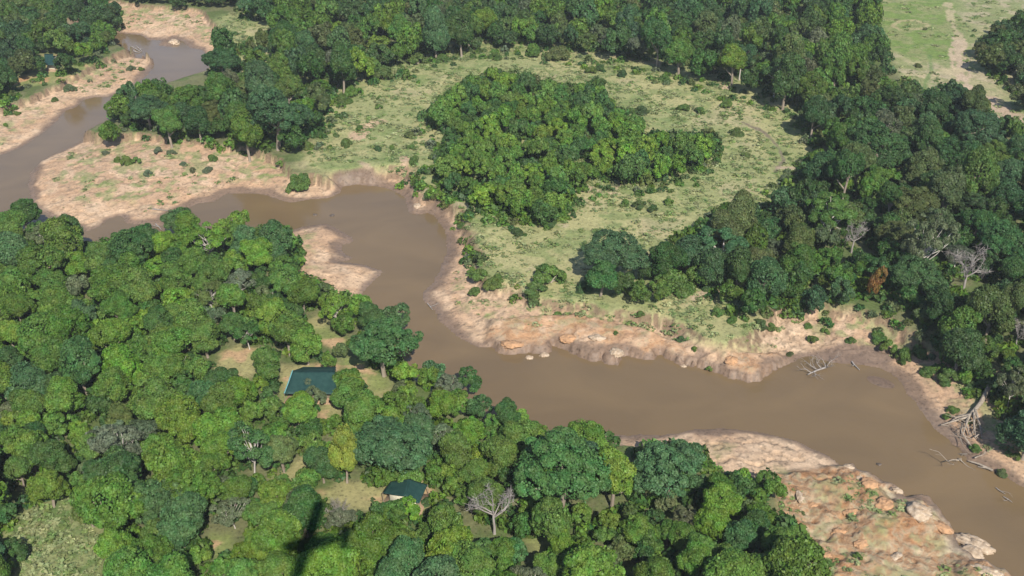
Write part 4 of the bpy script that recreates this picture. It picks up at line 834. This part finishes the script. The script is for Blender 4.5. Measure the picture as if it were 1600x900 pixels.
# ------------------------------------------------------------------ tents
M_CANVAS = noisy_mat('green_canvas', (.008, .034, .030), (.022, .06, .05), .9, rough=.6, bump=.1)
M_HEM = noisy_mat('pale_hem', (.10, .26, .26), (.14, .32, .31), 3, rough=.7, bump=.05)
M_CREAM = noisy_mat('cream_canvas', (.5, .46, .33), (.62, .58, .44), 2, rough=.8, bump=.1)
M_WOOD = noisy_mat('deck_wood', (.22, .14, .085), (.36, .25, .16), 4, stretch=(1, 6, 1))
def sheet(name, rows, mat, parent, thick=.05, sag=0.0):
    """a cloth panel through a grid of corner points, with thickness"""
    nr, nc = 9, 13; A, B, Cc, D = [np.array(p, float) for p in rows]
    v = []
    for k in (0, 1):
        for i in range(nr):
            u = i / (nr - 1)
            for j in range(nc):
                q = j / (nc - 1); p = (A * (1 - q) + B * q) * (1 - u) + (D * (1 - q) + Cc * q) * u
                s = sag * math.sin(math.pi * u) * (.6 + .4 * abs(math.sin(3 * math.pi * q)))
                v.append((p[0], p[1], p[2] - s - k * thick))
    f = []; n = nr * nc
    for i in range(nr - 1):
        for j in range(nc - 1):
            a = i * nc + j; f.append((a, a + nc, a + nc + 1, a + 1)); f.append((n + a, n + a + 1, n + a + nc + 1, n + a + nc))
    rim = [j for j in range(nc)] + [i * nc + nc - 1 for i in range(1, nr)] + [(nr - 1) * nc + j for j in range(nc - 2, -1, -1)] + [i * nc for i in range(nr - 2, 0, -1)]
    for a, b in zip(rim, rim[1:] + rim[:1]): f.append((a, b, b + n, a + n))
    return link(name, mesh_np(name, v, f, mat, False), parent)
def tent(ridge, front, back, label, hem=True, deck=True, cream=True, wallmat=None, group='green roofed safari tents'):
    """ridge, front eave and back eave, each a pair of 3-D points (left, right)"""
    gz_ = gz1(*[float(q) for q in proj(front[0].x, front[0].y, PLAIN)[:2]])
    base = Vector(((front[0].x + back[1].x) / 2, (front[0].y + back[1].y) / 2, PLAIN))
    zb = float(ground(np.array([base.x]), np.array([base.y]))[0]); base.z = zb
    o = link('safari_tent', None, loc=base, label=label, cat='tent', group=group); r = lambda p: tuple(p - base)
    sheet('roof', [r(ridge[0]), r(ridge[1]), r(front[1]), r(front[0])], M_CANVAS, o, .06, .12)
    sheet('roof', [r(ridge[1]), r(ridge[0]), r(back[0]), r(back[1])], M_CANVAS, o, .06, .12)
    if hem:
        t = Tubes(6); t.add([r(ridge[0]), r(ridge[0].lerp(front[0], .5) - Vector((0, 0, .1))), r(front[0])], [.14, .14, .14]); link('hem', t.mesh('hem', M_HEM), o)
    for p in [front[0], front[1], back[0], back[1]]:
        t = Tubes(6); q = Vector(r(p)); t.add([(q.x, q.y, -.3), (q.x, q.y, q.z * .5), (q.x, q.y, q.z + .05)], [.07, .07, .07]); link('pole', t.mesh('pole', M_BARK), o)
    # the walled room under the roof
    i = lambda a, b, k: a.lerp(b, k)
    mid = (front[0] + front[1] + back[0] + back[1]) / 4
    cs = [Vector(r(i(p, mid, .3))) for p in (front[0], front[1], back[1], back[0])]
    hz_ = min(front[0].z, back[0].z) - base.z - .15
    v = [(c.x, c.y, .22) for c in cs] + [(c.x, c.y, hz_) for c in cs]
    link('wall', mesh_np('wall', v, [(0, 1, 5, 4), (1, 2, 6, 5), (2, 3, 7, 6), (3, 0, 4, 7), (4, 5, 6, 7)], wallmat or (M_CREAM if cream else M_CANVAS)), o)
    if deck:
        cs = [Vector(r(i(p, mid, -.06))) for p in (front[0], front[1], back[1], back[0])]
        v = [(c.x, c.y, -.3) for c in cs] + [(c.x, c.y, .2) for c in cs]
        link('deck', mesh_np('deck', v, [(0, 1, 5, 4), (1, 2, 6, 5), (2, 3, 7, 6), (3, 0, 4, 7), (4, 5, 6, 7)], M_WOOD), o)
    return o
def off(p, q, k, z): d = (p - q); return Vector((p.x + d.x * k, p.y + d.y * k, z))
zr, ze = PLAIN + 4.6, PLAIN + 2.6
rl, rr_ = P3(457, 579, zr), P3(523, 579, zr); fl, fr = P3(444, 615, ze), P3(527, 616, ze)
bl = Vector((rl.x + 1.5, rl.y + 4.5, ze)); br = Vector((rr_.x - .5, rr_.y + 4.5, ze))
tent((rl, rr_), (fl, fr), (bl, br), 'big dark green tent roof on the lawn in the near forest', wallmat=noisy_mat('tan_canvas', (.14, .12, .08), (.2, .17, .12), 2, rough=.8, bump=.1))
zr, ze = PLAIN + 4.4, PLAIN + 2.5
a, b = P3(634, 775, zr), P3(640, 748, zr)
tent((a, b), (P3(655, 787, ze), P3(668, 757, ze)), (P3(598, 770, ze), P3(610, 752, ze)), 'green tent with cream front edge half hidden by trees beside a lawn', hem=False)
a, b = P3(69, 84, zr), P3(83, 84, zr)
tent((a, b), (P3(69.5, 101, ze), P3(85, 102, ze)), (Vector((a.x, a.y + 6, ze)), Vector((b.x, b.y + 6, ze))), 'small blue green tent roof among trees at the far left', hem=False)
a, b = P3(1596, 44, zr), P3(1612, 42, zr)
tent((a, b), (P3(1594, 52, ze), P3(1612, 52, ze)), (Vector((a.x, a.y + 6, ze)), Vector((b.x, b.y + 6, ze))), 'teal tent roof under the trees at the far right edge', hem=False, cream=False)
# cream valance along the left front of the second tent
root = P3(614, 772, PLAIN + 2.2)

# ------------------------------------------------------------------ the aeroplane that throws the shadow
def build_plane():
    zt = 11.0
    gpt = lambda px, py: P3(px, py, zt)
    c0 = gpt(485, 847); nose, tail = gpt(440, 849), gpt(546, 833); w1, w2 = gpt(497, 790), gpt(459, 912)
    perp = lambda v: v - S * v.dot(S)
    fp = perp(tail - nose); wp = perp(w1 - w2)
    prod = -fp.dot(wp)
    a = .42 * fp.length; b = prod / a
    f = fp + S * a; w = wp + S * b
    fx = f.normalized(); wx = (w - fx * w.dot(fx)).normalized(); ux = wx.cross(fx)
    if ux.z < 0: ux = -ux
    tt = (CAM_H + 7.5 - c0.z) / S.z
    O = c0 + S * tt
    o = link('light_airplane', None, loc=O, label='high wing light airplane overhead whose shadow falls on the forest canopy', cat='airplane')
    m = Matrix((fx, wx, ux)).transposed().to_4x4(); m.translation = O; o.matrix_world = m
    Lf, Lw = f.length, w.length; x0 = -Lf * .42
    M_P = noisy_mat('airplane_paint', (.72, .72, .70), (.8, .8, .78), 2, rough=.35, bump=0.0)
    M_G = noisy_mat('dark_rubber', (.02, .02, .02), (.04, .04, .04), 4)
    t = Tubes(16); n = 14; prof = [(0, .15), (.04, .7), (.1, 1.0), (.2, 1.25), (.35, 1.35), (.45, 1.25), (.6, 1.0), (.8, .7), (.95, .5), (1, .25)]
    t.add([(x0 + p * Lf, 0, -.3 + .35 * max(0, p - .4)) for p, r in prof], [r for p, r in prof]); link('fuselage', t.mesh('fuselage', M_P), o)
    def foil(name, x, y0, y1, z, ch0, ch1, th, vertical=False):
        v = []; f = []
        for y, ch in ((y0, ch0), (y1, ch1)):
            for (u, q) in ((-.5, 0), (-.25, .5), (.1, .45), (.5, .02), (.1, -.25), (-.25, -.3)):
                p = (x + u * ch, y, z + q * th); v.append(p if not vertical else (p[0] + (y - y0) * .35, q * th, z + y - y0))
        for k in range(6): f.append((k, (k + 1) % 6, 6 + (k + 1) % 6, 6 + k))
        f += [(0, 1, 2, 3), (0, 3, 4, 5), (6, 9, 8, 7), (6, 11, 10, 9)]
        link(name, mesh_np(name, v, f, M_P), o)
    h = Lw / 2
    foil('wing', -.1, .0, h, .95, 3.0, 2.3, .34); foil('wing', -.1, -h, 0, .95, 2.3, 3.0, .34)
    xt = x0 + Lf * .93
    foil('tailplane', xt, -3.3, 3.3, .15, 2.1, 1.9, .16); foil('fin', xt, 0, 2.0, .1, 1.6, .9, .14, True)
    for s_ in (-1, 1):
        t = Tubes(6); t.add([(-.2, s_ * .5, -.8), (-.2, s_ * h * .2, -.1), (-.2, s_ * h * .42, .55)], [.06, .06, .06]); link('wing_strut', t.mesh('strut', M_P), o)
    for (x, y) in ((x0 + .9, 0), (.3, 1.2), (.3, -1.2)):
        t = Tubes(6); t.add([(x, y * .3, -.8), (x, y * .8, -1.3), (x, y, -1.6)], [.07, .06, .05]); g = link('landing_gear', t.mesh('gear', M_P), o)
        t = Tubes(12); t.add([(x, y - .1, -1.65), (x, y + .1, -1.65)], [.3, .3]); link('wheel', t.mesh('wheel', M_G), g)
    t = Tubes(4); t.add([(x0 - .1, 0, -1.2), (x0 - .1, 0, -.3), (x0 - .1, 0, .6)], [.06, .11, .06]); link('propeller', t.mesh('propeller', M_G), o)
build_plane()
# ------------------------------------------------------------------ labels: each says which one by its look and the landmark nearest it
MARKS = [('big tent roof', 482, 600), ('half hidden tent', 635, 768), ('yellow tree', 538, 705), ('airplane shadow', 490, 845), ('twiggy dead tree', 770, 800), ('near sand spit', 540, 420), ('lower beach tip', 1310, 722), ('orange rocks', 1330, 820),
 ('lone riverside tree', 960, 400), ('orange brown tree', 1373, 440), ('large leafless grey tree', 1513, 420), ('fallen trunk', 1522, 635), ('bottom left clearing', 90, 850), ('small lawn clearing', 372, 570), ('left sandbank tip', 120, 352),
 ('round bank bush', 1055, 452), ('far left tent', 76, 93), ('bright green field', 1440, 45), ('dark meadow track', 1218, 240), ('red earth patch', 570, 205), ('bend beach tip', 668, 460), ('muddy cove', 1320, 562), ('thicket top', 790, 118),
 ('thicket right end', 1120, 240), ('sandy path patch', 345, 852), ('pale dirt path', 460, 735), ('far left sandbank', 170, 110), ('far right dirt track', 1520, 150), ('left sandbank middle', 250, 270), ('huge blue green tree', 877, 733), ('thicket bottom corner', 740, 320)]
ORD = ['nearest', 'second', 'third', 'fourth', 'fifth', 'sixth', 'seventh', 'eighth', 'ninth', 'tenth', 'eleventh', 'twelfth', 'thirteenth']
SEC = ['right of', 'above right of', 'above', 'above left of', 'left of', 'below left of', 'below', 'below right of']
from collections import defaultdict
grp = defaultdict(list)
for e in LABELS: grp[(e['noun'], e['hue'])].append(e)
for key, es in grp.items():
    X = np.array([e['px'] for e in es]); Y = np.array([e['py'] for e in es])
    table = []
    for nm, mx, my in MARKS:
        dx, dy = X - mx, my - Y; d = np.hypot(dx, dy); s = (np.round(np.arctan2(dy, dx) / (math.pi / 4)).astype(int)) % 8
        rank = np.zeros(len(es), int)
        for k in range(8):
            idx = np.nonzero(s == k)[0]; rank[idx[np.argsort(d[idx])]] = np.arange(len(idx))
        table.append((nm, d, s, rank))
    for i, e in enumerate(es):
        best = min(table, key=lambda q: (q[3][i] * 45 + q[1][i]) + (1e6 if q[1][i] < 14 else 0))
        nm, d, s, rank = best; k = int(rank[i])
        hue, noun = e['hue'], e['noun']
        if len(es) == 1: e['o']['label'] = f"{e['adj']} {noun}, the only {hue} one, {SEC[s[i]]} the {nm}"
        elif k == 0: e['o']['label'] = f"{e['adj']} {noun}, nearest {hue} one {SEC[s[i]]} the {nm}"
        else: e['o']['label'] = f"{e['adj']} {noun}, {ORD[min(k, 12)]} {hue} one {SEC[s[i]]} the {nm}"

# ------------------------------------------------------------------ a thin midday haze in the valley air, partly added for window glare
def haze(x0, x1, y0, y1, z0, z1, dens):
    v = [(x, y, z) for z in (z0, z1) for y in (y0, y1) for x in (x0, x1)]
    f = [(0, 2, 3, 1), (4, 5, 7, 6), (0, 1, 5, 4), (2, 6, 7, 3), (0, 4, 6, 2), (1, 3, 7, 5)]
    m, t, N, K = new_mat('haze'); N.remove(N['Principled BSDF'])
    pv = N.new('ShaderNodeVolumePrincipled'); pv.inputs['Density'].default_value = dens; pv.inputs['Color'].default_value = (.9, .95, 1, 1)
    K.new(pv.outputs[0], N['Material Output'].inputs['Volume'])
    link('haze', mesh_np('haze', v, f, m), kind='stuff', label='thin pale haze over the valley, partly added for window glare', cat='haze')
haze(-9500, 9500, -9500, 9500, -3, 172, .00008)
